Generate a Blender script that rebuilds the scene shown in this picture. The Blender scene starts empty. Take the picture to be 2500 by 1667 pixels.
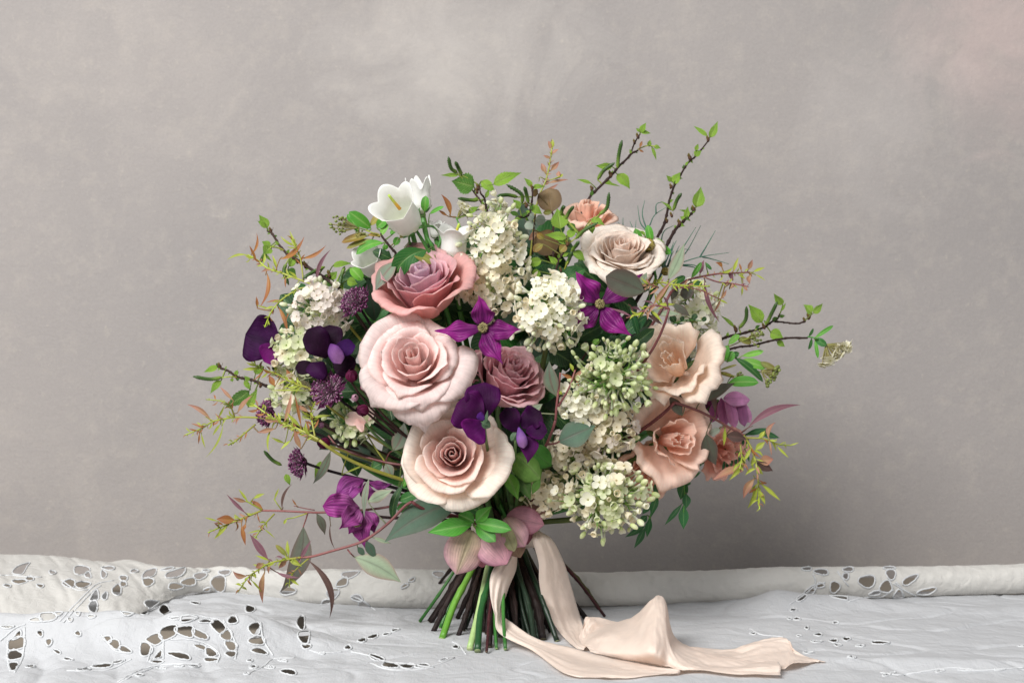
import bpy, math, random
import numpy as np
from mathutils import Vector, Matrix
from mathutils.bvhtree import BVHTree

# ------------------------------------------------------------------ camera, light, exposure
scene = bpy.context.scene
CAM_D, CAM_H, FPX = 1.30, 0.265, 3472.0          # metres in front of the tie point, metres above the table, focal length in photo pixels
cam_data = bpy.data.cameras.new('camera')
cam_data.sensor_width = 36.0
cam_data.lens = 36.0 * FPX / 2500.0
cam_data.clip_start, cam_data.clip_end = 0.05, 50.0
cam_data.dof.use_dof = True
cam_data.dof.focus_distance = 1.19
cam_data.dof.aperture_fstop = 11.0
cam = bpy.data.objects.new('camera', cam_data)
scene.collection.objects.link(cam)
cam.location = (0, -CAM_D, CAM_H)
cam.rotation_euler = (math.radians(90), 0, 0)
scene.camera = cam

world = bpy.data.worlds.new('World'); scene.world = world
world.use_nodes = True
bg = world.node_tree.nodes['Background']
bg.inputs[0].default_value = (0.93, 0.96, 1.0, 1); bg.inputs[1].default_value = 0.28

def area(name, loc, target, size, size_y, energy, col):
    l = bpy.data.lights.new(name, 'AREA'); l.shape = 'RECTANGLE'
    l.size, l.size_y, l.energy, l.color = size, size_y, energy, col
    o = bpy.data.objects.new(name, l); scene.collection.objects.link(o)
    o.location = loc
    o.rotation_euler = (Vector(target) - Vector(loc)).to_track_quat('-Z', 'Y').to_euler()
    return o
area('window_light', (-1.25, -2.15, 1.95), (0.30, 0.0, 0.25), 1.55, 1.45, 120.0, (1.0, 0.985, 0.965))
area('bounce_light', (2.0, -1.2, 1.1), (0.5, 0.2, 0.35), 1.3, 1.2, 4.5, (1.0, 0.96, 0.95))

scene.view_settings.view_transform = 'Standard'
scene.view_settings.look = 'None'
scene.view_settings.exposure = 0.17
scene.view_settings.gamma = 1.0
scene.view_settings.use_curve_mapping = False
scene.cycles.max_bounces = 12
scene.cycles.diffuse_bounces = 8
scene.cycles.transmission_bounces = 8
scene.cycles.transparent_max_bounces = 6

rng = random.Random(7)
nrng = np.random.default_rng(7)

# ------------------------------------------------------------------ helpers: positions and colours
CROPS = dict(A=(800,380,3.92), B=(1280,280,3.92), C=(450,500,3.92), D=(840,600,3.92), E=(1200,600,3.92),
             F=(1600,580,3.92), G=(440,880,3.92), H=(840,900,3.92), I=(1280,820,3.016), J=(1500,860,3.266),
             K=(480,1140,3.919), L=(980,1200,3.733), M=(1300,1380,3.136), N=(0,1340,3.36), O=(500,1340,3.36),
             Q=(1800,1340,3.36), Z=(0,0,1.0))
def px(crop, x, y):
    a, b, s = CROPS[crop]
    return a + x/s, b + y/s
def P(x, y, Y):                       # photo pixel at a chosen depth
    s = (Y + CAM_D)/FPX
    return np.array([(x-1250.0)*s, Y, CAM_H-(y-833.5)*s])
def PG(x, y, z=0.006):                # photo pixel on the table
    d = (CAM_H-z)*FPX/(y-833.5)
    return P(x, y, d-CAM_D)
def mm(pxl, Y): return pxl*(Y+CAM_D)/FPX
def dome(x, y):                       # depth of the bouquet's rounded front
    q = ((x-1200)/640.0)**2 + ((y-900)/470.0)**2
    return -0.135*max(0.0, 1-q) + 0.02*min(q, 1.6)
def lin(h):
    h = h.lstrip('#')
    c = [int(h[i:i+2], 16)/255.0 for i in (0, 2, 4)]
    return np.array([x/12.92 if x <= 0.04045 else ((x+0.055)/1.055)**2.4 for x in c])
def lerp(a, b, t): return a + (b-a)*t
def unit(v):
    v = np.asarray(v, float); n = np.linalg.norm(v)
    return v/n if n > 1e-12 else v
def catmull(pts, n, closed=False):
    p = np.asarray(pts, float)
    if len(p) == 2 and not closed:
        t = np.linspace(0, 1, n)[:, None]
        return p[0]*(1-t)+p[1]*t
    if closed: q = np.vstack([p[-1], p, p[0], p[1]]); segs = len(p)
    else: q = np.vstack([2*p[0]-p[1], p, 2*p[-1]-p[-2]]); segs = len(p)-1
    t = np.linspace(0, segs, n, endpoint=not closed)
    i = np.minimum(t.astype(int), segs-1); f = (t-i)[:, None]
    a, b, c, d = q[i], q[i+1], q[i+2], q[i+3]
    return 0.5*((2*b)+(-a+c)*f+(2*a-5*b+4*c-d)*f**2+(-a+3*b-3*c+d)*f**3)

class MB:
    """collects grids, tubes and balls of ONE part"""
    def __init__(s): s.V=[]; s.Q=[]; s.T=[]; s.C=[]; s.U=[]; s.n=0
    def add(s, V, Q, T, C, U=None):
        V = np.asarray(V, float).reshape(-1, 3); k = len(V)
        C = np.asarray(C, float)
        if C.ndim == 1: C = np.tile(C, (k, 1))
        s.V.append(V); s.C.append(C.reshape(-1, 3)); s.U.append(np.zeros((k, 2)) if U is None else np.asarray(U, float).reshape(-1, 2))
        if Q is not None and len(Q): s.Q.append(np.asarray(Q, int)+s.n)
        if T is not None and len(T): s.T.append(np.asarray(T, int)+s.n)
        s.n += k
    def grid(s, G, C, U=None, closed=False):
        nv, nu = G.shape[:2]
        idx = np.arange(nv*nu).reshape(nv, nu)
        if closed: idx = np.hstack([idx, idx[:, :1]])
        q = np.stack([idx[:-1, :-1], idx[:-1, 1:], idx[1:, 1:], idx[1:, :-1]], -1).reshape(-1, 4)
        s.add(G.reshape(-1, 3), q, None, C, U)
    def tube(s, pts, rad, col, n=6, cap=True, bump=None):
        p = np.asarray(pts, float); k = len(p)
        r = np.broadcast_to(np.asarray(rad, float), (k,)) if np.ndim(rad) == 0 else np.interp(np.linspace(0, 1, k), np.linspace(0, 1, len(rad)), rad)
        t = np.gradient(p, axis=0); t /= (np.linalg.norm(t, axis=1)[:, None]+1e-12)
        a = np.cross(t[0], (0.31, 0.22, 0.92)); a = unit(a if np.linalg.norm(a) > 1e-3 else np.cross(t[0], (1, 0, 0)))
        ang = np.linspace(0, 2*np.pi, n, endpoint=False)
        G = np.zeros((k, n, 3))
        for i in range(k):
            a = unit(a - t[i]*np.dot(a, t[i])); b = np.cross(t[i], a)
            rr = r[i] if bump is None else r[i]*(1+bump*np.cos(ang*n/2+(i % 2)*np.pi))
            G[i] = p[i] + (np.cos(ang)*rr)[:, None]*a + (np.sin(ang)*rr)[:, None]*b
        c = np.asarray(col, float)
        if c.ndim == 1: cc = np.tile(c, (k*n, 1))
        else:
            x = np.linspace(0, 1, k); xs = np.linspace(0, 1, len(c))
            cc = np.repeat(np.stack([np.interp(x, xs, c[:, j]) for j in range(3)], -1), n, 0)
        uv = np.stack(np.meshgrid(np.linspace(-1, 1, n), np.linspace(0, 1, k)), -1)
        base = s.n
        s.grid(G, cc, uv, closed=True)
        if cap:
            s.add([p[0], p[-1]], None, None, [cc[0], cc[-1]])
            ar = np.arange(n)
            s.T.append(np.stack([np.full(n, s.n-2), base+(ar+1) % n, base+ar], -1))
            e = base+(k-1)*n
            s.T.append(np.stack([np.full(n, s.n-1), e+ar, e+(ar+1) % n], -1))
    def ball(s, c, r, col, axis=(0, 0, 1), rz=None, n=6, m=4, col2=None):
        axis = unit(axis); a = unit(np.cross(axis, (0.3, 0.9, 0.1))); b = np.cross(axis, a)
        rz = r if rz is None else rz
        th = np.linspace(0.02, np.pi-0.02, m+1); ph = np.linspace(0, 2*np.pi, n, endpoint=False)
        G = np.asarray(c)+(-np.cos(th)[:, None, None]*rz*axis + (np.sin(th)[:, None, None]*r)*(np.cos(ph)[None, :, None]*a+np.sin(ph)[None, :, None]*b))
        col = np.asarray(col); col2 = col if col2 is None else np.asarray(col2)
        C = np.repeat(lerp(col, col2, np.linspace(0, 1, m+1)[:, None]), n, 0)
        s.grid(G, C, closed=True)
    def mesh(s, name, mat, origin=(0, 0, 0), smooth=True):
        V = np.vstack(s.V)-np.asarray(origin); C = np.vstack(s.C); U = np.vstack(s.U)
        Q = np.vstack(s.Q) if s.Q else np.zeros((0, 4), int)
        T = np.vstack(s.T) if s.T else np.zeros((0, 3), int)
        return raw_mesh(name, V, Q, T, C, U, mat, smooth)

def raw_mesh(name, V, Q, T, C, U, mat, smooth=True):
    me = bpy.data.meshes.new(name)
    me.vertices.add(len(V)); me.vertices.foreach_set('co', V.astype(np.float32).ravel())
    loops = np.concatenate([Q.ravel(), T.ravel()]).astype(np.int32)
    me.loops.add(len(loops)); me.loops.foreach_set('vertex_index', loops)
    starts = np.concatenate([np.arange(len(Q))*4, len(Q)*4+np.arange(len(T))*3]).astype(np.int32)
    me.polygons.add(len(starts)); me.polygons.foreach_set('loop_start', starts)
    me.polygons.foreach_set('use_smooth', np.full(len(starts), smooth))
    me.update(calc_edges=True)
    ca = me.color_attributes.new('Col', 'FLOAT_COLOR', 'POINT')
    ca.data.foreach_set('color', np.hstack([C, np.ones((len(C), 1))]).astype(np.float32).ravel())
    uvl = me.uv_layers.new(name='UVMap')
    uvl.data.foreach_set('uv', U[loops].astype(np.float32).ravel())
    me.materials.append(mat)
    return me

class Thing:
    def __init__(s, name, label, cat, origin, group=None):
        s.o = np.asarray(origin, float)
        s.root = bpy.data.objects.new(name, None); scene.collection.objects.link(s.root)
        s.root.empty_display_size = 0.01
        s.root.location = s.o
        s.root['label'] = label; s.root['category'] = cat
        if group: s.root['group'] = group
    def part(s, name, mb, mat, solid=0.0, label=None, kind=None, parent=None):
        me = mb.mesh(name, mat, s.o)
        ob = bpy.data.objects.new(name, me); scene.collection.objects.link(ob)
        ob.parent = parent or s.root
        if solid:
            m = ob.modifiers.new('thick', 'SOLIDIFY'); m.thickness = solid; m.offset = 0
        if label: ob['label'] = label
        if kind: ob['kind'] = kind
        return ob
    def inst(s, name, me, M, kind=None):
        ob = bpy.data.objects.new(name, me); scene.collection.objects.link(ob)
        ob.parent = s.root
        loc, rot, sc = M.decompose()
        ob.location = loc-Vector(s.o); ob.rotation_euler = rot.to_euler(); ob.scale = sc
        return ob

def frame(n, roll=0.0):
    """columns = x, y, z axes; z looks along n"""
    z = unit(n); x = np.cross((0, 0, 1), z)
    x = unit(x) if np.linalg.norm(x) > 1e-3 else np.array([1., 0, 0])
    y = np.cross(z, x)
    c, s = math.cos(roll), math.sin(roll)
    return np.stack([c*x+s*y, -s*x+c*y, z], 1)

# ------------------------------------------------------------------ materials
def new_mat(name):
    m = bpy.data.materials.new(name); m.use_nodes = True
    nt = m.node_tree; nt.nodes.clear()
    return m, nt, nt.nodes.new, nt.links.new
def organic(name, rough=0.5, trans=0.25, vary=0.10, streak=0.10, spec=0.35, bump=0.15, veins=None, sheen=0.0, freq=(26, 2.2), fine=900.0):
    """petal / leaf / stem: colour from the mesh, grain, veins and relief from nodes"""
    m, nt, N, Lk = new_mat(name)
    out = N('ShaderNodeOutputMaterial'); pb = N('ShaderNodeBsdfPrincipled')
    pb.inputs['Roughness'].default_value = rough; pb.inputs['Specular IOR Level'].default_value = spec
    if sheen: pb.inputs['Sheen Weight'].default_value = sheen; pb.inputs['Sheen Roughness'].default_value = 0.4
    at = N('ShaderNodeAttribute'); at.attribute_name = 'Col'
    oi = N('ShaderNodeObjectInfo')
    mr = N('ShaderNodeMapRange'); mr.inputs[3].default_value = 1-vary; mr.inputs[4].default_value = 1+vary
    Lk(oi.outputs['Random'], mr.inputs[0])
    uv = N('ShaderNodeUVMap'); mp = N('ShaderNodeMapping'); mp.inputs['Scale'].default_value = (freq[0], freq[1], 1)
    Lk(uv.outputs[0], mp.inputs[0])
    nz = N('ShaderNodeTexNoise'); nz.inputs['Scale'].default_value = 1.0; nz.inputs['Detail'].default_value = 3
    Lk(mp.outputs[0], nz.inputs[0])
    tc = N('ShaderNodeTexCoord'); nz2 = N('ShaderNodeTexNoise'); nz2.inputs['Scale'].default_value = 170.0; nz2.inputs['Detail'].default_value = 4
    Lk(tc.outputs['Object'], nz2.inputs[0])
    add = N('ShaderNodeMath'); add.operation = 'ADD'; Lk(nz.outputs[0], add.inputs[0]); Lk(nz2.outputs[0], add.inputs[1])
    mr2 = N('ShaderNodeMapRange'); mr2.inputs[1].default_value = 0.6; mr2.inputs[2].default_value = 1.4
    mr2.inputs[3].default_value = 1-streak; mr2.inputs[4].default_value = 1+streak
    Lk(add.outputs[0], mr2.inputs[0])
    mul = N('ShaderNodeMath'); mul.operation = 'MULTIPLY'; Lk(mr.outputs[0], mul.inputs[0]); Lk(mr2.outputs[0], mul.inputs[1])
    vm = N('ShaderNodeVectorMath'); vm.operation = 'SCALE'; Lk(at.outputs['Color'], vm.inputs[0]); Lk(mul.outputs[0], vm.inputs['Scale'])
    col = vm.outputs[0]; height = add.outputs[0]
    if veins:                                   # (count, slant, colour hex, amount, sharpness)
        cnt, slant, vcol, amt, sharp = veins
        sx = N('ShaderNodeSeparateXYZ'); Lk(uv.outputs[0], sx.inputs[0])
        ab = N('ShaderNodeMath'); ab.operation = 'ABSOLUTE'; Lk(sx.outputs[0], ab.inputs[0])
        m1 = N('ShaderNodeMath'); m1.operation = 'MULTIPLY'; Lk(ab.outputs[0], m1.inputs[0]); m1.inputs[1].default_value = slant
        m2 = N('ShaderNodeMath'); m2.operation = 'SUBTRACT'; Lk(sx.outputs[1], m2.inputs[0]); Lk(m1.outputs[0], m2.inputs[1])
        m3 = N('ShaderNodeMath'); m3.operation = 'MULTIPLY'; Lk(m2.outputs[0], m3.inputs[0]); m3.inputs[1].default_value = cnt
        m4 = N('ShaderNodeMath'); m4.operation = 'PINGPONG'; Lk(m3.outputs[0], m4.inputs[0]); m4.inputs[1].default_value = 0.5
        a1 = N('ShaderNodeMapRange'); Lk(m4.outputs[0], a1.inputs[0]); a1.inputs[1].default_value = sharp; a1.inputs[2].default_value = 0.0
        a2 = N('ShaderNodeMapRange'); Lk(ab.outputs[0], a2.inputs[0]); a2.inputs[1].default_value = 0.09; a2.inputs[2].default_value = 0.0
        mx = N('ShaderNodeMath'); mx.operation = 'MAXIMUM'; Lk(a1.outputs[0], mx.inputs[0]); Lk(a2.outputs[0], mx.inputs[1])
        mm_ = N('ShaderNodeMath'); mm_.operation = 'MULTIPLY'; Lk(mx.outputs[0], mm_.inputs[0]); mm_.inputs[1].default_value = amt
        mc = N('ShaderNodeMix'); mc.data_type = 'RGBA'; Lk(mm_.outputs[0], mc.inputs['Factor']); Lk(col, mc.inputs['A'])
        mc.inputs['B'].default_value = (*lin(vcol), 1); col = mc.outputs['Result']
        hs = N('ShaderNodeMath'); hs.operation = 'MULTIPLY_ADD'; Lk(mx.outputs[0], hs.inputs[0]); hs.inputs[1].default_value = -1.2; Lk(add.outputs[0], hs.inputs[2])
        height = hs.outputs[0]
    Lk(col, pb.inputs['Base Color'])
    bp = N('ShaderNodeBump'); bp.inputs['Strength'].default_value = bump; bp.inputs['Distance'].default_value = 0.0012
    Lk(height, bp.inputs['Height']); Lk(bp.outputs[0], pb.inputs['Normal'])
    if trans:
        tr = N('ShaderNodeBsdfTranslucent'); Lk(col, tr.inputs[0]); Lk(bp.outputs[0], tr.inputs[1])
        mix = N('ShaderNodeMixShader'); mix.inputs[0].default_value = trans
        Lk(pb.outputs[0], mix.inputs[1]); Lk(tr.outputs[0], mix.inputs[2]); Lk(mix.outputs[0], out.inputs[0])
    else: Lk(pb.outputs[0], out.inputs[0])
    return m

MAT = dict(
    petal=organic('petal', 0.5, 0.55, 0.06, 0.12, 0.3, 0.20, freq=(34, 1.6)),
    white=organic('white_petal', 0.5, 0.30, 0.04, 0.04, 0.35, 0.10),
    velvet=organic('velvet_petal', 0.6, 0.16, 0.10, 0.35, 0.12, 0.5, freq=(16, 1.6)),
    clem=organic('clematis_tepal', 0.42, 0.20, 0.10, 0.30, 0.4, 0.6, freq=(14, 1.0), veins=(1.3, -3.0, '4a0c50', 0.45, 0.16)),
    helle=organic('hellebore_sepal', 0.5, 0.34, 0.08, 0.25, 0.3, 0.5, freq=(16, 0.8), veins=(2.0, -3.6, '7a5468', 0.20, 0.11)),
    leaf=organic('leaf', 0.38, 0.16, 0.14, 0.14, 0.45, 0.35, veins=(9, 0.35, 'b8cf86', 0.22, 0.07)),
    birch=organic('birch_leaf', 0.42, 0.28, 0.12, 0.10, 0.4, 0.8, veins=(9, 0.30, 'd3e59a', 0.30, 0.16)),
    euc=organic('eucalyptus_leaf', 0.5, 0.14, 0.12, 0.16, 0.35, 0.2, veins=(12, 0.25, '5d5348', 0.30, 0.05)),
    tip=organic('young_shoot', 0.48, 0.25, 0.14, 0.12, 0.35, 0.15),
    stem=organic('green_stem', 0.35, 0.0, 0.10, 0.18, 0.45, 0.35, freq=(10, 3)),
    wood=organic('woody_stem', 0.6, 0.0, 0.15, 0.35, 0.3, 0.9, freq=(6, 30)),
    lilac=organic('lilac_floret', 0.5, 0.42, 0.07, 0.05, 0.35, 0.08),
    fuzz=organic('stamen', 0.6, 0.1, 0.05, 0.1, 0.25, 0.1),
    silk=organic('silk_ribbon', 0.38, 0.42, 0.0, 0.04, 0.35, 0.35, sheen=0.3, freq=(10, 3)),
)

def plaster():
    m, nt, N, Lk = new_mat('painted_plaster')
    out = N('ShaderNodeOutputMaterial'); pb = N('ShaderNodeBsdfPrincipled'); pb.inputs['Roughness'].default_value = 0.85
    pb.inputs['Specular IOR Level'].default_value = 0.2
    tc = N('ShaderNodeTexCoord')
    def noise(scale, det, rough=0.55, dist=0.0):
        n = N('ShaderNodeTexNoise'); n.inputs['Scale'].default_value = scale; n.inputs['Detail'].default_value = det
        n.inputs['Roughness'].default_value = rough; n.inputs['Distortion'].default_value = dist
        Lk(tc.outputs['Object'], n.inputs[0]); return n.outputs[0]
    def rng_(x, a, b, c, d):
        r = N('ShaderNodeMapRange'); Lk(x, r.inputs[0])
        for i, q in enumerate((a, b, c, d)): r.inputs[i+1].default_value = q
        return r.outputs[0]
    def mix(f, a, b):
        k = N('ShaderNodeMix'); k.data_type = 'RGBA'; Lk(f, k.inputs['Factor'])
        for s, q in (('A', a), ('B', b)):
            if isinstance(q, np.ndarray): k.inputs[s].default_value = (*q, 1)
            else: Lk(q, k.inputs[s])
        return k.outputs['Result']
    c = mix(rng_(noise(2.3, 4, 0.5, 0.6), 0.30, 0.70, 0, 1), lin('9a9593'), lin('a49e9b'))
    c = mix(rng_(noise(5.5, 8, 0.62, 0.9), 0.55, 0.78, 0, 0.30), c, lin('bfb7b0'))
    c = mix(rng_(noise(42, 6, 0.7), 0.50, 0.72, 0, 0.30), c, lin('b9b1a8'))
    c = mix(rng_(noise(60, 5, 0.75), 0.60, 0.70, 0, 0.26), c, lin('c4bbae'))
    c = mix(rng_(noise(8, 6, 0.6), 0.60, 0.8, 0, 0.25), c, lin('8f8c8a'))
    c = mix(rng_(noise(330, 3, 0.7), 0.42, 0.66, 0, 0.14), c, lin('827e7c'))
    c = mix(rng_(noise(240, 4, 0.8), 0.58, 0.70, 0, 0.18), c, lin('c9c2b9'))
    # brushed pale patch of paint high on the board, and a blush one at the far right
    sep = N('ShaderNodeSeparateXYZ'); Lk(tc.outputs['Object'], sep.inputs[0])
    def patch(cx, cz, rx, rz):
        a = N('ShaderNodeMath'); a.operation = 'SUBTRACT'; Lk(sep.outputs[0], a.inputs[0]); a.inputs[1].default_value = cx
        b = N('ShaderNodeMath'); b.operation = 'SUBTRACT'; Lk(sep.outputs[2], b.inputs[0]); b.inputs[1].default_value = cz
        a2 = N('ShaderNodeMath'); a2.operation = 'MULTIPLY'; Lk(a.outputs[0], a2.inputs[0]); a2.inputs[1].default_value = 1/rx
        b2 = N('ShaderNodeMath'); b2.operation = 'MULTIPLY'; Lk(b.outputs[0], b2.inputs[0]); b2.inputs[1].default_value = 1/rz
        cb = N('ShaderNodeCombineXYZ'); Lk(a2.outputs[0], cb.inputs[0]); Lk(b2.outputs[0], cb.inputs[1])
        ln = N('ShaderNodeVectorMath'); ln.operation = 'LENGTH'; Lk(cb.outputs[0], ln.inputs[0])
        nn = N('ShaderNodeMath'); nn.operation = 'MULTIPLY_ADD'; Lk(noise(9, 7, 0.65, 1.0), nn.inputs[0]); nn.inputs[1].default_value = 2.4; nn.inputs[2].default_value = -1.2
        s = N('ShaderNodeMath'); s.operation = 'ADD'; Lk(ln.outputs['Value'], s.inputs[0]); Lk(nn.outputs[0], s.inputs[1])
        return rng_(s.outputs[0], 1.1, 0.1, 0, 1)
    def scaled(f, k):
        q = N('ShaderNodeMath'); q.operation = 'MULTIPLY'; Lk(f, q.inputs[0]); q.inputs[1].default_value = k; return q.outputs[0]
    c = mix(scaled(patch(-0.07, 0.60, 0.16, 0.09), 0.45), c, lin('c6c0ba'))
    c = mix(scaled(patch(0.55, 0.62, 0.14, 0.14), 0.40), c, lin('ccb5b0'))
    c = mix(scaled(patch(0.42, 0.52, 0.10, 0.10), 0.25), c, lin('c2bcb8'))
    Lk(c, pb.inputs['Base Color'])
    bp = N('ShaderNodeBump'); bp.inputs['Strength'].default_value = 0.5; bp.inputs['Distance'].default_value = 0.002
    Lk(noise(120, 8, 0.75), bp.inputs['Height']); Lk(bp.outputs[0], pb.inputs['Normal'])
    Lk(pb.outputs[0], out.inputs[0])
    return m
def linen(name, col):
    m, nt, N, Lk = new_mat(name)
    out = N('ShaderNodeOutputMaterial'); pb = N('ShaderNodeBsdfPrincipled'); pb.inputs['Roughness'].default_value = 0.9
    pb.inputs['Specular IOR Level'].default_value = 0.1; pb.inputs['Sheen Weight'].default_value = 0.1
    tc = N('ShaderNodeTexCoord')
    nz = N('ShaderNodeTexNoise'); nz.inputs['Scale'].default_value = 14; nz.inputs['Detail'].default_value = 6; Lk(tc.outputs['Object'], nz.inputs[0])
    mx = N('ShaderNodeMix'); mx.data_type = 'RGBA'; Lk(nz.outputs[0], mx.inputs['Factor'])
    mx.inputs['A'].default_value = (*(lin(col)*0.93), 1); mx.inputs['B'].default_value = (*lin(col), 1)
    Lk(mx.outputs['Result'], pb.inputs['Base Color'])
    hs = None
    for sc, dr in (((900, 60, 60), 0), ((60, 900, 900), 1)):
        mp = N('ShaderNodeMapping'); mp.inputs['Scale'].default_value = sc; Lk(tc.outputs['Object'], mp.inputs[0])
        n2 = N('ShaderNodeTexNoise'); n2.inputs['Scale'].default_value = 1.0; n2.inputs['Detail'].default_value = 2; Lk(mp.outputs[0], n2.inputs[0])
        if hs is None: hs = n2.outputs[0]
        else:
            a = N('ShaderNodeMath'); a.operation = 'ADD'; Lk(hs, a.inputs[0]); Lk(n2.outputs[0], a.inputs[1]); hs = a.outputs[0]
    n3 = N('ShaderNodeTexNoise'); n3.inputs['Scale'].default_value = 70; n3.inputs['Detail'].default_value = 5; n3.inputs['Distortion'].default_value = 1.0; Lk(tc.outputs['Object'], n3.inputs[0])
    b1 = N('ShaderNodeBump'); b1.inputs['Strength'].default_value = 0.35; b1.inputs['Distance'].default_value = 0.006; Lk(n3.outputs[0], b1.inputs['Height'])
    b2 = N('ShaderNodeBump'); b2.inputs['Strength'].default_value = 0.35; b2.inputs['Distance'].default_value = 0.0006; Lk(hs, b2.inputs['Height']); Lk(b1.outputs[0], b2.inputs['Normal'])
    Lk(b2.outputs[0], pb.inputs['Normal'])
    tr = N('ShaderNodeBsdfTranslucent'); Lk(mx.outputs['Result'], tr.inputs[0])
    mix = N('ShaderNodeMixShader'); mix.inputs[0].default_value = 0.22
    Lk(pb.outputs[0], mix.inputs[1]); Lk(tr.outputs[0], mix.inputs[2]); Lk(mix.outputs[0], out.inputs[0])
    return m
MAT['thread'] = organic('thread', 0.85, 0.15, 0.0, 0.05, 0.1, 0.0)
MAT['plaster'] = plaster(); MAT['linen'] = linen('white_linen', 'd5d7da'); MAT['linen2'] = linen('cream_linen', 'dedcd7')
# ------------------------------------------------------------------ setting: painted board wall, table
def slab(name, lo, hi, mat):
    lo, hi = np.array(lo), np.array(hi)
    V = np.array([[(lo, hi)[i][0], (lo, hi)[j][1], (lo, hi)[k][2]] for i in (0, 1) for j in (0, 1) for k in (0, 1)])
    Q = np.array([[0,1,3,2],[4,6,7,5],[0,4,5,1],[2,3,7,6],[0,2,6,4],[1,5,7,3]])
    me = raw_mesh(name, V, Q, np.zeros((0, 3), int), np.ones((8, 3)), np.zeros((8, 2)), mat, False)
    ob = bpy.data.objects.new(name, me); scene.collection.objects.link(ob); ob['kind'] = 'structure'
    return ob
slab('wall', (-1.6, 0.30, -0.02), (1.6, 0.34, 1.6), MAT['plaster'])
def painted_board():
    m, nt, N, Lk = new_mat('painted_board')
    out = N('ShaderNodeOutputMaterial'); pb = N('ShaderNodeBsdfPrincipled'); pb.inputs['Roughness'].default_value = 0.8
    tc = N('ShaderNodeTexCoord'); nz = N('ShaderNodeTexNoise'); nz.inputs['Scale'].default_value = 20; nz.inputs['Detail'].default_value = 6; Lk(tc.outputs['Object'], nz.inputs[0])
    mx = N('ShaderNodeMix'); mx.data_type = 'RGBA'; Lk(nz.outputs[0], mx.inputs['Factor']); mx.inputs['A'].default_value = (*lin('82796d'), 1); mx.inputs['B'].default_value = (*lin('958b7e'), 1)
    Lk(mx.outputs['Result'], pb.inputs['Base Color']); Lk(pb.outputs[0], out.inputs[0]); return m
slab('tabletop', (-1.6, -0.75, -0.03), (1.6, 0.297, 0.0), painted_board())

# ------------------------------------------------------------------ white cutwork cloths
def vnoise(x, y, seed):
    """smooth value noise, vectorised"""
    r = np.random.default_rng(seed); tab = r.random((64, 64))
    xi, yi = np.floor(x).astype(int), np.floor(y).astype(int)
    fx, fy = x-xi, y-yi; fx = fx*fx*(3-2*fx); fy = fy*fy*(3-2*fy)
    g = lambda a, b: tab[a % 64, b % 64]
    return (g(xi, yi)*(1-fx)+g(xi+1, yi)*fx)*(1-fy)+(g(xi, yi+1)*(1-fx)+g(xi+1, yi+1)*fx)*fy - 0.5
def sm(a, b, x):
    t = np.clip((x-a)/(b-a), 0, 1); return t*t*(3-2*t)
def pxX(p, d): return (p-1250.0)*d/FPX

# front cloth: a height field with a soft standing fold on the left and creases elsewhere
def front_height(X, Y):
    h = np.full(X.shape, 0.0065)
    xp = X*FPX/1.18+1250                                         # photo column near the fold
    amp = 0.031*sm(900, 480, xp)
    yc = -0.118+0.010*np.sin(X*9+0.5)+0.06*sm(450, 900, xp)
    q = (Y-yc)
    ridge = np.where(q < 0, np.exp(-(q/0.034)**2), np.exp(-(q/0.017)**2))
    h += amp*ridge*(1+0.12*vnoise(X*40, Y*8, 3))
    # long low swells
    h += 0.010*sm(0.0, 0.5, X)*np.exp(-((Y-(0.075-0.12*(X-0.3)))/0.022)**2)*(0.6+0.8*vnoise(X*9+2, Y*3, 5))
    h += 0.006*np.exp(-((Y+0.02+0.25*(X+0.18))/0.020)**2)*sm(-0.42, -0.2, X)*sm(0.05, -0.06, X)
    h += 0.009*np.exp(-(((X-0.31)/0.07)**2+((Y-0.085)/0.028)**2))
    h += 0.010*np.exp(-(((X-0.255)/0.028)**2+((Y-0.075)/0.030)**2))
    h += 0.006*np.exp(-((Y+0.155-0.02*np.sin(X*12))/0.014)**2)*sm(0.16, 0.30, X)
    h += 0.007*np.exp(-(((X+0.17)/0.07)**2+((Y+0.115)/0.018)**2))
    # wrinkles, running down the fold on the left and loosely everywhere else
    w = 0.0100*np.abs(vnoise(X*34+6*Y, Y*9, 11))*sm(1000, 500, xp)
    h += w + 0.0032*vnoise(X*13-9*Y, Y*17+5*X, 12) + 0.0018*vnoise(X*60+20*Y, Y*45-14*X, 13) - 0.0016*np.exp(-(vnoise(X*11+15*Y, Y*16-8*X, 31)/0.035)**2)
    h += (0.0012+0.0022*sm(1100, 600, xp))*np.abs(vnoise(X*28+40*Y, Y*60-20*X, 14))
    press = np.exp(-((X+0.003)/0.10)**2-((Y-0.0)/0.12)**2)          # pressed flat under the stems
    h = lerp(h, 0.0062+0.001*vnoise(X*50, Y*40, 17), 0.92*press)
    return np.maximum(h, 0.0022)
nx, ny = 1300, 280
xs = np.linspace(-0.85, 0.85, nx); ys = np.concatenate([np.linspace(-0.34, -0.20, 30), np.linspace(-0.1985, 0.165, ny-30)])
GX, GY = np.meshgrid(xs, ys)
front = np.stack([GX, GY, front_height(GX, GY)], -1)

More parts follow.
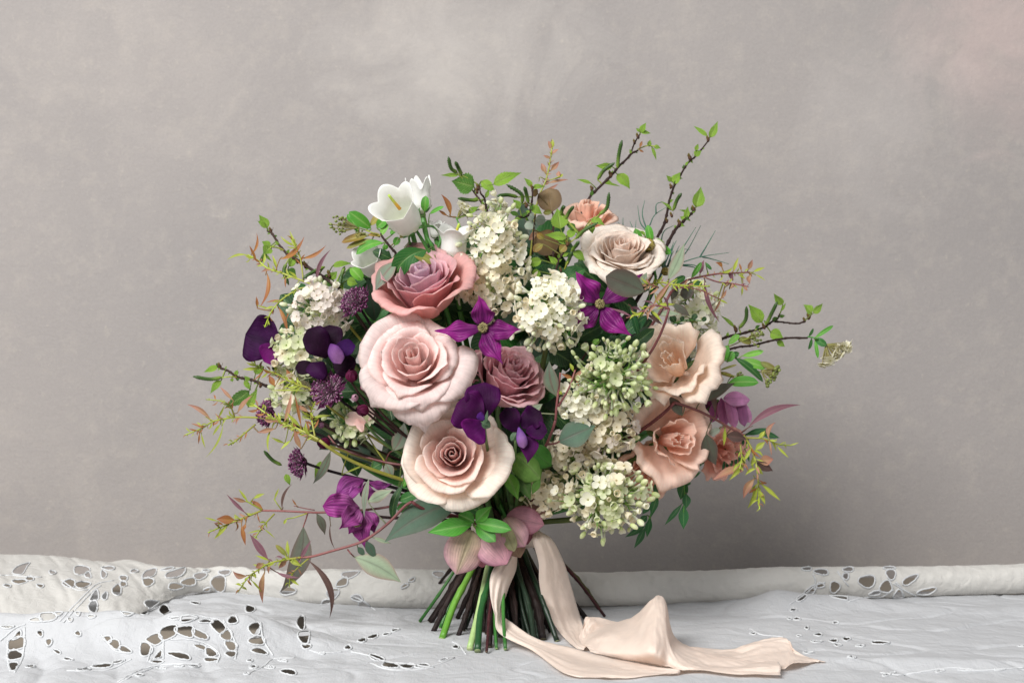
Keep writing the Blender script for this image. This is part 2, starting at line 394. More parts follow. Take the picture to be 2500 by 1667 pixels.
# back cloth: a loose roll along the wall; on the left its skirt spreads forwards
def tab(xs_, pts): return np.interp(xs_, [p[0] for p in pts], [p[1] for p in pts])
nr, ns = 1150, 110
xp = np.linspace(-800, 3300, nr)
topY = tab(xp, [(-250,0.150),(300,0.150),(700,0.135),(1100,0.142),(2000,0.150),(2800,0.150)])
dtop = topY+CAM_D
toppx = (tab(xp, [(-250,1360),(0,1364),(149,1369),(268,1380),(446,1385),(684,1393),(850,1391),(1050,1390),(1400,1395),(1700,1393),(1950,1381),(2250,1382),(2500,1375),(2800,1373)]))
toppx = np.convolve(np.pad(toppx, 12, 'edge'), np.ones(25)/25, 'valid')
botpx = tab(xp, [(-250,1535),(0,1535),(300,1525),(430,1470),(520,1452),(700,1478),(950,1490),(1500,1486),(1700,1479),(1950,1474),(2300,1461),(2500,1456),(2800,1452)])
botpx = np.convolve(np.pad(botpx, 15, 'edge'), np.ones(31)/31, 'valid')
botz = 0.006+0.0*xp
botd = (CAM_H-botz)*FPX/(botpx-833.5); botY = botd-CAM_D
topz = CAM_H-(toppx-833.5)*(np.where(xp < 430, topY, botY+0.018)+CAM_D)/FPX
topz = np.convolve(np.pad(topz, 20, 'edge'), np.ones(41)/41, 'valid')
sk = sm(560, 300, xp)                                             # 1 = open skirt, 0 = tucked-under roll
s_ = np.linspace(0, 1, ns)
roll = np.zeros((nr, ns, 3))
for i in range(nr):
    x0 = (xp[i]-1250)
    rz = (topz[i]-botz[i])/2; cz = botz[i]+rz
    ry = max(0.013, rz*0.95)
    a = np.radians(lerp(-150, 118, s_))                           # -90 = underside, 0 = facing the camera, 90 = top
    Yr = botY[i]+0.016-np.cos(a)*ry*1.05; Zr = cz+np.sin(a)*rz
    # skirt: from the crest down a long slope towards the camera
    t = s_
    Ys = lerp(botY[i], topY[i]+0.03, t**1.05); Zs = 0.007+(topz[i]-0.007)*np.sin(np.clip(t*1.12, 0, 1.18)*np.pi/2)**0.85
    Yv = lerp(Yr, Ys, sk[i]); Zv = lerp(Zr, Zs, sk[i])
    roll[i, :, 0] = x0*(Yv+CAM_D)/FPX; roll[i, :, 1] = Yv; roll[i, :, 2] = Zv
XX = np.tile(xp[:, None]/400, (1, ns)); SS = np.tile(s_[None, :], (nr, 1))
lft = sm(1300, 700, xp)[:, None]
wob = 0.0030*vnoise(XX*3, SS*5, 21) + lft*(0.006*vnoise(XX*5+2*SS, SS*4, 22)+0.0042*np.abs(vnoise(XX*15+4*SS, SS*2.2, 23))) + 0.0012*vnoise(XX*26, SS*12, 24)
roll[..., 1] -= wob*0.9; roll[..., 2] += wob*0.8
roll[..., 2] = np.maximum(roll[..., 2], 0.004)

def ell(c, x, y, rx, ry, ang=0):
    t = np.linspace(0, 2*np.pi, 14, endpoint=False); r = 1+0.10*np.sin(3*t+x)+0.07*np.cos(2*t+y)
    ca, sa = math.cos(math.radians(ang)), math.sin(math.radians(ang))
    e = np.stack([np.cos(t)*rx*r, np.sin(t)*ry*r], -1)
    return c, np.stack([x+e[:, 0]*ca-e[:, 1]*sa, y+e[:, 0]*sa+e[:, 1]*ca], -1)
def poly(c, pts):
    return c, catmull(np.array(pts, float), 16, closed=True)
holes = [poly('N', [(110,190),(150,140),(235,115),(220,140),(180,200)]), ell('N',160,265,55,18), ell('N',245,240,30,18),
    ell('N',570,280,50,30), ell('N',675,290,55,25), ell('N',668,172,62,33), ell('N',722,212,24,24), ell('N',890,155,50,14), ell('N',850,205,22,28),
    poly('N', [(1175,235),(1195,185),(1275,160),(1260,215)]), ell('N',1215,267,45,30), ell('N',1015,238,28,24), ell('N',1012,285,25,22), ell('N',960,335,35,40),
    poly('N', [(1375,230),(1385,190),(1510,155),(1480,215)]), ell('N',1642,218,50,24,-15), ell('N',1550,268,58,28,-10), ell('N',1440,305,58,24),
    ell('N',1845,190,45,20), ell('N',1795,280,58,58), poly('N', [(740,415),(790,335),(805,405)]), ell('N',765,472,32,48), ell('N',750,550,30,12),
    ell('N',390,552,60,38,-10), ell('N',480,515,26,28), ell('N',295,578,45,18), ell('N',575,576,18,16), ell('N',1052,510,48,30), ell('N',1255,458,58,38,15),
    ell('N',1352,500,48,34,30), ell('N',1165,525,45,12), ell('N',2050,490,34,30),
    poly('N', [(105,735),(160,665),(165,715)]), poly('N', [(80,820),(85,745),(185,725),(188,800)]), ell('N',120,868,58,38), ell('N',110,957,38,32),
    ell('N',885,735,30,25,20), ell('N',942,778,45,34,25), ell('N',1025,822,48,24,15), ell('N',1195,820,50,48),
    poly('N', [(1205,740),(1290,692),(1325,745),(1275,780)]), poly('N', [(1312,700),(1345,642),(1438,627),(1432,700),(1345,740)]),
    poly('N', [(1455,642),(1575,637),(1565,718),(1455,682)]), poly('N', [(1592,655),(1690,697),(1690,738),(1600,710)]),
    poly('N', [(1490,590),(1510,542),(1610,560),(1540,592)]), ell('N',1430,565,42,12), ell('N',1690,590,48,14), ell('N',1910,580,38,30),
    poly('N', [(1732,612),(1790,582),(1848,640),(1800,688)]), ell('N',1860,706,44,40,30), ell('N',1895,790,48,34,20), ell('N',1895,858,44,22),
    ell('N',2090,650,48,46), ell('N',2110,748,58,36), ell('N',2130,835,58,24,10), ell('N',1475,872,85,24,10), ell('N',1645,800,48,18,20), ell('N',1730,846,48,30,20),
    ell('N',1730,905,50,18), poly('N', [(1265,890),(1322,828),(1322,880)]), ell('N',1285,922,50,13), ell('N',690,985,50,9,-6), ell('N',840,955,72,17,-5), ell('N',970,922,46,10,-15),
    poly('O', [(1130,215),(1150,190),(1260,185),(1190,235)]), poly('O', [(1085,300),(1100,260),(1160,232),(1158,290)]), ell('O',1050,362,50,36,-40), ell('O',1000,432,38,20,-20),
    ell('O',1250,400,44,24,10), ell('O',1302,452,38,24,15), ell('O',680,340,54,33), ell('O',790,600,33,50), ell('O',815,715,42,56,10), ell('O',832,795,38,18),
    ell('O',1380,715,40,16,-20), ell('O',1490,695,30,9,-15), ell('O',1292,745,35,14,-15), ell('O',1175,805,24,18), ell('O',1410,888,58,20,20), ell('O',1522,950,62,22,8),
    ell('O',1662,957,58,18), ell('O',1790,957,58,16), ell('O',690,1005,55,22,8), ell('O',1920,205,46,22),
    ell('Q',570,160,40,13), ell('Q',690,185,58,20,8), ell('Q',600,340,50,26,-35), ell('Q',530,395,44,20,-35), ell('Q',680,296,28,19), ell('Q',800,310,38,42),
    poly('Q', [(775,385),(850,360),(900,412)]), ell('Q',910,165,40,18), ell('Q',890,220,22,26), ell('Q',1065,262,62,46,-15), ell('Q',1260,205,38,36), ell('Q',1220,308,42,50,30),
    ell('Q',1130,360,44,16,-10), poly('Q', [(1282,398),(1325,332),(1362,385)]), ell('Q',1415,250,64,26,-35), ell('Q',1555,345,68,23,-15), ell('Q',1245,152,44,10),
    ell('Q',460,497,25,11), ell('Q',490,570,25,11), ell('Q',430,568,20,7), ell('Q',570,645,15,11), ell('Q',665,700,30,11), ell('Q',895,735,28,15), ell('Q',825,785,25,9),
    ell('Q',790,750,34,13), ell('Q',1170,765,68,12), ell('Q',805,600,25,8), ell('Q',650,757,45,6), ell('Q',580,845,40,6), ell('Q',130,690,22,9), ell('Q',940,884,30,6), ell('Q',1010,792,30,7),
    ell('Q',1240,1025,45,9,-15), ell('Q',1660,998,32,7,-12), ell('Q',1870,988,55,6), ell('Q',2150,985,40,6,-6), ell('Q',505,710,16,7), ell('Q',2330,795,26,4),
    ell('N',1380,160,55,9,-12), ell('N',1690,176,25,9), ell('N',60,636,48,11), ell('N',1600,958,40,8), ell('N',1470,956,30,6), ell('N',1330,974,35,7), ell('N',1140,1030,32,10), ell('N',2075,962,26,14), ell('N',2225,968,20,11),
    ell('N',330,300,26,14), ell('N',860,385,20,30,15), ell('N',1600,440,34,12,10), ell('N',1700,330,28,12,-15), ell('N',640,520,16,24,20), ell('N',60,300,28,12), ell('N',430,190,26,14,10), ell('N',1100,180,30,12,-12),
    ell('N',400,760,22,30,15), ell('N',470,840,30,14,20), ell('N',560,900,34,11,8), ell('N',640,690,22,20), ell('N',330,690,20,26,-15), ell('N',250,960,34,10,-8),
    ell('O',370,912,20,10), ell('O',402,965,26,10,-10), ell('O',520,968,22,9), ell('O',345,1020,18,8), ell('O',640,912,32,7,8), ell('O',960,850,24,9), ell('O',1560,662,30,9,-12), ell('O',1960,905,30,8,-15), ell('O',2060,800,24,14), ell('O',1640,300,30,12,-30), ell('O',1700,250,24,12,-30)]

cam_pos = np.array([0, -CAM_D, CAM_H])
def to_px(V):
    d = V[..., 1]+CAM_D
    return np.stack([V[..., 0]/d*FPX+1250, 833.5-(V[..., 2]-CAM_H)/d*FPX], -1), d
def in_poly(pts, pg):
    x, y = pts[:, 0], pts[:, 1]; ins = np.zeros(len(pts), bool); j = len(pg)-1
    for i in range(len(pg)):
        xi, yi = pg[i]; xj, yj = pg[j]
        c = ((yi > y) != (yj > y)) & (x < (xj-xi)*(y-yi)/(yj-yi+1e-12)+xi)
        ins ^= c; j = i
    return ins
def grid_quads(nv, nu):
    idx = np.arange(nv*nu).reshape(nv, nu)
    return np.stack([idx[:-1, :-1], idx[:-1, 1:], idx[1:, 1:], idx[1:, :-1]], -1).reshape(-1, 4)
cl = []
for G in (front, roll.transpose(1, 0, 2)):
    V = G.reshape(-1, 3); Qd = grid_quads(*G.shape[:2])
    cl.append(dict(V=V, Q=Qd, bvh=BVHTree.FromPolygons(V.tolist(), Qd.tolist()), keep=np.ones(len(Qd), bool), cen=V[Qd].mean(1), edge=MB()))
for c in cl: c['cp'], c['cd'] = to_px(c['cen'])
# the standing fold on the left is a single layer: the cloth lies open behind it
cx_, cy_ = cl[0]['cen'][:, 0], cl[0]['cen'][:, 1]; xq = cx_*FPX/1.18+1250
cl[0]['keep'] &= ~((xq < 585) & (cy_ > -0.118+0.010*np.sin(cx_*9+0.5)+0.06*sm(450, 900, xq)+0.006) & (cy_ < -0.004))

def cast(x, y, only=None):
    d = unit(P(x, y, 0.0)-cam_pos); best = None
    for k, c in enumerate(cl):
        if only is not None and k != only: continue
        h = c['bvh'].ray_cast(Vector(cam_pos), Vector(d))
        if h[0] is not None and (best is None or h[3] < best[1]): best = (k, h[3], np.array(h[0]), np.array(h[1]))
    return best, d
for crop, pg in holes:
    a, b, s = CROPS[crop]; pg = pg/s+np.array([a, b]); cen = pg.mean(0); pg = cen+(pg-cen)*1.12
    hit, _ = cast(*cen)
    if hit is None: continue
    k, dist = hit[0], hit[1]; c = cl[k]
    rim = []
    for q in pg:
        h, dr = cast(*q, only=k)
        if h is not None and abs(h[1]-dist) < 0.06: rim.append(h[2]-dr*0.0006)
    if len(rim) < 6: continue
    lo, hi = pg.min(0), pg.max(0)
    cand = np.where((c['cp'][:, 0] > lo[0]) & (c['cp'][:, 0] < hi[0]) & (c['cp'][:, 1] > lo[1]) & (c['cp'][:, 1] < hi[1]))[0]
    cand = cand[np.abs(np.linalg.norm(c['cen'][cand]-cam_pos, axis=1)-dist) < 0.05]
    c['keep'][cand[in_poly(c['cp'][cand], pg)]] = False
    rp = catmull(rim, 40, closed=True); rp = np.vstack([rp, rp[:1]])
    rp = rp+nrng.normal(0, 0.00012, rp.shape)
    c['edge'].tube(rp, 0.0008, lin('dcdee0'), n=5, cap=False)
    for e_ in range(1):                                # loose overcast thread beside the rim
        c['edge'].tube(rp+nrng.normal(0, 0.0003, rp.shape)*np.array([1, .3, 1])+np.array([0, -0.0003, 0.0003]), 0.00035, lin('dcdee0'), n=4, cap=False)
CORDS = [('N', [(490,590),(600,470),(720,350),(800,285),(930,255)]), ('N', [(520,600),(640,470),(760,345),(830,300)]), ('N', [(0,215),(110,215),(200,225),(340,230)]), ('N', [(500,250),(620,330),(740,330)]),
  ('N', [(1520,520),(1640,490),(1800,470)]), ('N', [(0,750),(120,650),(210,615)]), ('N', [(1210,920),(1240,790),(1200,750)]), ('N', [(1340,740),(1340,900)]), ('N', [(1830,580),(1900,700),(1940,800),(1930,900)]),
  ('N', [(1790,570),(1700,560),(1600,540),(1400,560)]), ('N', [(1400,740),(1560,740),(1700,780),(1800,860),(1780,930)]), ('N', [(830,700),(900,790),(960,840),(1080,850)]), ('N', [(2140,600),(2160,740),(2240,870)]),
  ('N', [(960,1090),(1100,1010),(1250,960),(1450,940),(1640,940)]), ('N', [(980,1095),(1120,1025),(1250,975)]), ('N', [(200,640),(200,760),(180,900),(120,1010)]), ('N', [(70,740),(60,870),(80,1000)]), ('N', [(550,995),(700,1000),(900,985),(1080,900)]),
  ('O', [(330,1030),(480,960),(560,900),(740,890)]), ('O', [(1200,840),(1340,870),(1480,920),(1680,940),(1850,960),(2050,890)]), ('O', [(1100,830),(1250,760),(1420,690),(1640,650)]), ('O', [(860,830),(960,850),(1120,840)]),
  ('O', [(740,560),(760,700),(800,820)]), ('O', [(820,560),(850,700),(880,830)]), ('O', [(1350,930),(1500,985),(1700,990),(1880,970)]), ('O', [(2030,760),(2090,790),(2140,860)]), ('O', [(1200,380),(1290,420),(1400,500)]),
  ('Q', [(620,200),(640,260),(630,330)]), ('Q', [(820,180),(870,250),(910,300)]), ('Q', [(1280,280),(1380,340),(1480,390)]), ('Q', [(1300,270),(1340,310),(1360,380)]), ('Q', [(430,450),(540,380),(640,300),(720,270)]), ('Q', [(910,430),(1040,395),(1180,390),(1280,330)]),
  ('Q', [(1170,1010),(1320,1030),(1480,1010),(1760,970),(1950,995),(2200,980),(2352,970)]), ('Q', [(340,725),(520,700),(640,720),(760,830),(900,890),(1060,910)]), ('Q', [(100,650),(200,700),(380,720)]), ('Q', [(560,850),(700,880),(840,860)])]
for crop, ln in CORDS:
    cp = catmull([px(crop, *a) for a in ln], 40); runs = {}
    for a in cp:
        h_, dr = cast(*a)
        if h_ is not None: runs.setdefault(h_[0], []).append(h_[2]-dr*0.0004)
    for k, r3 in runs.items():
        if len(r3) > 6:
            r3 = np.array(r3)
            if np.linalg.norm(np.diff(r3, axis=0), axis=1).max() > 0.02: continue
            r3 = r3+nrng.normal(0, 0.00012, r3.shape); cl[k]['edge'].tube(r3, 0.0008, lin('dcdee0'), n=5)
labels = [('lace_tablecloth', 'white cutwork linen tablecloth spread under the stems of the bouquet', 'linen'),
          ('rolled_tablecloth', 'cream cutwork linen cloth rolled up along the foot of the wall', 'linen2')]
for c, (nm, lb, mt) in zip(cl, labels):
    V, Qd = c['V'], c['Q'][c['keep']]
    me = raw_mesh(nm, V, Qd, np.zeros((0, 3), int), np.ones((len(V), 3)), V[:, :2], MAT[mt])
    ob = bpy.data.objects.new(nm, me); scene.collection.objects.link(ob)
    ob['label'] = lb; ob['category'] = 'tablecloth'
    em = c['edge'].mesh('stitched_edging', MAT['thread'])
    eo = bpy.data.objects.new('stitched_edging', em); scene.collection.objects.link(eo); eo.parent = ob; eo['kind'] = 'stuff'

# ------------------------------------------------------------------ leaf / petal blade
SH = dict(lance=[0,.35,.72,.96,1,.85,.6,.3,0], oval=[0,.5,.8,.95,1,.97,.88,.65,0], round=[.05,.62,.85,.97,1,.98,.9,.7,0],
          birch=[.1,.72,.97,1,.9,.7,.45,.2,0], obov=[.05,.2,.4,.62,.82,.96,1,.85,0], fan=[.12,.38,.62,.82,.95,1,.96,.78,0],
          clem=[.16,.46,.80,1,.94,.74,.46,.18,0], hel=[.10,.60,.86,.98,1,.94,.80,.50,0], euc=[.03,.5,.82,1,.98,.84,.58,.26,0], floret=[.42,.60,.78,.92,1,1,.92,.70,0], strap=[.5,.8,.95,1,1,.95,.8,.5,0])
def shape(name, v):
    t = SH[name]; return np.clip(catmull(np.stack([np.linspace(0, 1, len(t)), t], -1), 200), 0, None)[np.minimum((v*199).astype(int), 199), 1]
def blade(mb, B, T, N, w, shp='lance', nu=7, nv=13, arch=0.0, cup=0.0, fold=0.0, curl=0.0, wave=0.0, wf=2.0, serr=0.0, teeth=9, bow=0.0, twist=0.0,
          cols=None, edge=None, mid=None, ea=0.0, ma=0.0, seed=0):
    B, T = np.asarray(B, float), np.asarray(T, float); L = np.linalg.norm(T-B)+1e-9; t = (T-B)/L
    N = np.asarray(N, float); N = unit(N-t*np.dot(N, t)); S = np.cross(t, N)
    s = np.linspace(0, 1, nv); v = 1-(1-s)**1.25; u = np.linspace(-1, 1, nu)
    wv = w*shape(shp, v)
    if serr: wv = wv*(1+serr*(((v*teeth) % 1.0)-0.5)*np.where(v < 0.97, 1, 0))
    r = random.Random(seed); ph = r.uniform(0, 6.28); ph2 = r.uniform(0, 6.28)
    c = B+t*L*v[:, None]+N*((arch*4*v*(1-v)+curl*v**3)*L)[:, None]+S*((bow*4*v*(1-v))*L)[:, None]
    tw = twist*v; Sv = S*np.cos(tw)[:, None]+N*np.sin(tw)[:, None]; Nv = N*np.cos(tw)[:, None]-S*np.sin(tw)[:, None]
    U, Vv = np.meshgrid(u, v); W = wv[:, None]
    off = cup*W*U**2+fold*W*np.abs(U)
    if wave: off = off+wave*w*np.abs(U)**1.4*np.sin(2*np.pi*wf*Vv+np.where(U > 0, ph, ph2))*np.sin(np.pi*np.clip(Vv, 0, 1)*0.9+0.15)
    G = c[:, None, :]+Sv[:, None, :]*(U*W)[..., None]+Nv[:, None, :]*off[..., None]
    c0, c1 = cols if cols is not None else (np.array([.1, .3, .05]),)*2
    C = lerp(c0, c1, Vv[..., None])
    if edge is not None: C = lerp(C, edge, (ea*np.abs(U)**3)[..., None])
    if mid is not None: C = lerp(C, mid, (ma*np.exp(-(U/0.16)**2))[..., None])
    mb.grid(G, C.reshape(-1, 3), np.stack([U, Vv], -1))
# ------------------------------------------------------------------ cut stems: every flower owns a stem that runs through the tie to a foot on the cloth
TIE = np.array([-0.009, 0.012, 0.088])
SLOTS = [(1032,1478,7,'w'),(1025,1516,8,'g'),(1050,1517,16,'w'),(1056,1545,13,'w'),(1079,1559,17,'G'),(1117,1508,12,'w'),(1126,1529,9,'g'),
         (1118,1553,12,'w'),(1147,1583,16.5,'l'),(1166,1588,17,'D'),(1188,1590,7,'r'),(1196,1578,11,'w'),(1212,1582,8,'g'),(1234,1584,9,'g'),
         (1291,1548,18,'D'),(1312,1537,8,'r'),(1325,1561,20,'w'),(1360,1564,13,'d'),(1462,1484,10,'o'),(1476,1503,7,'r'),(1430,1508,13,'w'),
         (1268,1560,13,'w'),(1250,1545,14,'d'),(1222,1556,14,'d'),(1340,1530,15,'w'),(1305,1575,12,'d'),(1180,1540,12,'w'),(1378,1528,12,'w'),
         (1090,1500,12,'w'),(1160,1510,12,'d'),(1400,1500,11,'w'),(1280,1510,14,'d'),(1240,1500,14,'w'),(1200,1505,14,'d'),(1340,1495,14,'d'),(1075,1532,9,'g')]
STEMCOL = dict(w=('1f1413', '30201b', 'wood'), g=('2f6a2a', '4f8a3f', 'stem'), G=('5f9a2e', '79ad45', 'stem'), l=('a5c27e', 'b9d193', 'stem'),
               D=('1d4a26', '2f6433', 'stem'), r=('3c1a1d', '4b2226', 'wood'), d=('16261a', '1d3320', 'stem'), o=('4a4a28', '5a5730', 'wood'))
free = list(SLOTS)
def take_slot(pref):
    for k in pref:
        for s in free:
            if s[3] == k: free.remove(s); return s
    if free: return free.pop()
    a = rng.uniform(0, 6.28); r = rng.uniform(15, 95)
    return (1245+r*1.3*math.cos(a), 1535+r*0.35*math.sin(a), rng.uniform(7, 12), rng.choice('wdd'))
def foot_of(slot):
    f = PG(slot[0], slot[1], 0.0075); r = mm(slot[2], f[1])/2
    return f, r
def tied_stem(slot, head, back, r_head, extra=None, kink=True):
    """points and radii from the foot through the tie up to the head"""
    f, r = foot_of(slot)
    T = TIE.copy(); T[:2] += 0.30*(f[:2]-TIE[:2]); T[2] += rng.uniform(-0.006, 0.006)
    head = np.asarray(head, float); back = unit(back); d = np.linalg.norm(head-T)
    up = unit(T-f)
    low = catmull([f, f*0.66+T*0.34+np.array([rng.uniform(-1, 1), rng.uniform(-1, 1), 0])*0.0034, f*0.33+T*0.67, T], 20)
    to = unit(head-T); p1 = T+unit(up*0.7+to)*d*0.33; p2 = head+unit(back*0.6-to)*d*0.30
    t = np.linspace(0, 1, 21)[1:, None]
    pts = np.vstack([low, (1-t)**3*T+3*(1-t)**2*t*p1+3*(1-t)*t**2*p2+t**3*head])
    x = np.linspace(0, 1, 40)
    rad = np.interp(x, [0, 0.5, 0.8, 1], [r, r*0.95, max(r_head*1.2, r*0.5), r_head])
    return pts, rad, f
def cut_stem(th, slot, pts, rad, topcol=None):
    c0, c1, mt = STEMCOL[slot[3]]
    mb = MB()
    n = 10
    cols = [lin(c0), lin(c1), lin(c1) if topcol is None else lin(topcol), lin(c1) if topcol is None else lin(topcol)]
    rr = np.array(rad)
    if slot[3] in 'wro':                                   # knotty twig
        for k in rng.sample(range(3, 18), 3): rr[k] *= 1.38
    elif slot[3] in 'gGd' and rng.random() < .6: k = rng.randrange(5, 12); rr[k] *= 1.16; rr[k+1:k+9] *= 0.94
    elif slot[3] == 'D' and slot[0] == 1166: rr[9] *= 1.22; rr[10:16] *= 0.92
    mb.tube(pts, rr, np.array(cols), n=n)
    # pale cut end
    t = unit(pts[1]-pts[0])
    mb.tube(np.array([pts[0]-t*0.0004, pts[0]+t*0.0006]), [rr[0]*0.98, rr[0]*1.0], lerp(lin(c1), lin('b9b98a'), 0.45 if mt == 'stem' else 0.15), n=n)
    return th.part('stem', mb, MAT[mt])
def thing_on_stem(name, label, cat, head, back, pref, r_head=0.0015, group=None, topcol=None):
    slot = take_slot(pref)
    pts, rad, f = tied_stem(slot, head, back, r_head)
    th = Thing(name, label, cat, f, group)
    cut_stem(th, slot, pts, rad, topcol)
    return th

# ------------------------------------------------------------------ roses and lisianthus
def cup_petal(R, t, phi0, W, o, curl, ripple, rf, fringe, pal, seed, nu=19, nv=17, dip=0.22, point=0.05, cupd=1.0, zdrop=0.36):
    r_ = random.Random(seed); ph = r_.uniform(0, 6.28); ph2 = r_.uniform(0, 6.28)
    u = np.linspace(-1, 1, nu); v = np.linspace(0, 1, nv)
    U, V = np.meshgrid(u, v)
    fr = np.interp(u, np.linspace(-1, 1, 40), np.array([r_.uniform(-1, 1) for _ in range(40)]))
    fr = fr*0.5+0.5*np.interp(u, np.linspace(-1, 1, 13), np.array([r_.uniform(-1, 1) for _ in range(13)]))
    top = 1-dip*np.abs(u)**3+point*np.maximum(0, 1-np.abs(u)*2.2)**1.3+fringe*fr
    vt = V*top[None, :]
    P0 = (0.02, -0.45); P1 = (0.12+0.58*t*o, -0.42); P2 = (0.05+0.64*t*o, (0.22-0.05*t)*cupd); P3 = (0.012+1.01*o*t**0.95, 0.50*cupd-zdrop*t**1.5*cupd)
    b = lambda a: (1-vt)**3*P0[a]+3*(1-vt)**2*vt*P1[a]+3*(1-vt)*vt**2*P2[a]+vt**3*P3[a]
    r, z = b(0), b(1)
    wsh = np.interp(V, [0, .3, .6, 1], [.35, .8, 1, .90])
    phi = phi0+U*W*wsh
    r = r+0.030*U*V*(0.4+0.6*t)
    k = np.clip((vt-0.70)/0.30, 0, 1.3); cr = curl*(0.6+0.5*r_.random())
    bend = k*k*2.0
    r = r+cr*np.sin(bend); z = z-cr*(1-np.cos(bend))*1.1
    e = np.abs(U)**5*V**2; r = r+0.05*t*e; z = z-0.10*t*e
    f3 = [r_.uniform(0, 6.28) for _ in range(6)]; wv = lambda k: (np.sin(U*rf*(0.6+0.2*k)+f3[0]+k)+0.7*np.sin(U*rf*1.45+f3[1+k])+0.45*np.sin(U*rf*2.7+f3[3+k]))/1.6
    rip = V**2.2*wv(0)*ripple; rip2 = V**3*wv(1)*ripple*0.8
    ed = np.clip((V-0.72)/0.28, 0, 1)**2*np.sin(U*rf*4.1+f3[5])*np.sin(U*rf*1.3+f3[2]); rip = rip+ed*ripple*0.45
    r = np.maximum(r+rip, 0.004); z = z+rip2+ed*ripple*0.25
    G = np.stack([np.cos(phi)*r, np.sin(phi)*r, z], -1)*R
    ib, it, ob, ot = pal
    g = (V**1.2)[..., None]
    C = lerp(lerp(ib, it, g), lerp(ob, ot, g), min(1, t*1.15))
    rim = np.clip((V-0.90)/0.10, 0, 1)**2*np.clip(np.sin(U*5+ph)*0.6+0.3, 0, 1)*0.38       # faintly browned petal edge
    C = lerp(C, lin('b98a66'), rim[..., None])
    return G, C, np.stack([U, V], -1)
def many_petals(name, label, cat, crop, x, y, Y, Rpx, face, pal, N=30, ts=None, lift=0.9, zdrop=0.36, o=1.0, Wi=95, Wo=52, curl=0.10, ripple=0.018, rf=5, fringe=0.0, roll=0.0, pref='gd',
                group=None, seed=1, cupd=1.0, tpow=1.0, mat='petal', jit=0.10, dip=0.22, point=0.05, calyx='4d6b35', extra=None, tmin=0.0):
    X, Yp = px(crop, x, y); c = P(X, Yp, Y); R = mm(Rpx, Y); M = frame(face, roll)
    base = c-M[:, 2]*R*0.45
    th = thing_on_stem(name, label, cat, base, -M[:, 2]*0.6+np.array([0, 0, -0.6]), pref, 0.0022, group, calyx)
    pal = [1-(1-lin(p))*lift for p in pal]; r_ = random.Random(seed)
    if ts: N = len(ts)
    for i in range(N):
        t = (tmin+(1-tmin)*((i+0.4)/(N-0.6))**tpow) if N > 1 else 1
        if ts: t = ts[i]
        t = min(1, max(0, t+r_.uniform(-1, 1)*0.012))
        W = math.radians(lerp(Wi, Wo, t)*(1+r_.uniform(-.26, .26))+(50 if i < 3 and not tmin else 0))
        G, C, UV = cup_petal(R, t, i*2.39996+r_.uniform(-jit, jit)*3, W, o*(1+r_.uniform(-.05, .05)*t), curl*t*(0.5+r_.random()), ripple*(0.35+0.65*t), rf*(0.8+0.5*r_.random()),
                             fringe, pal, seed*97+i, cupd=cupd, zdrop=zdrop, dip=dip, point=point*(t > 0.3)*r_.uniform(0.2, 1.6))
        tl = r_.uniform(-1, 1)*0.15*t                                    # each petal leans a little its own way
        G = G.copy(); G[..., 2] += tl*np.hypot(G[..., 0], G[..., 1])
        mb = MB(); mb.grid(G@M.T+c, C.reshape(-1, 3), UV)
        th.part('petal', mb, MAT[mat], solid=0.00025)
    mb = MB(); mb.ball(base-M[:, 2]*R*0.10, R*0.16, lin(calyx), M[:, 2], R*0.12, n=10, m=6)
    for k in range(5):
        a = k*1.2566+seed; d = M@np.array([math.cos(a), math.sin(a), 0.0])
        blade(mb, base+d*R*0.08, base+d*R*0.45+M[:, 2]*R*0.05, M[:, 2], R*0.09, 'lance', nu=3, nv=6, cols=(lin(calyx), lin(calyx)), arch=-0.1)
    th.part('calyx', mb, MAT['stem'])
    return th

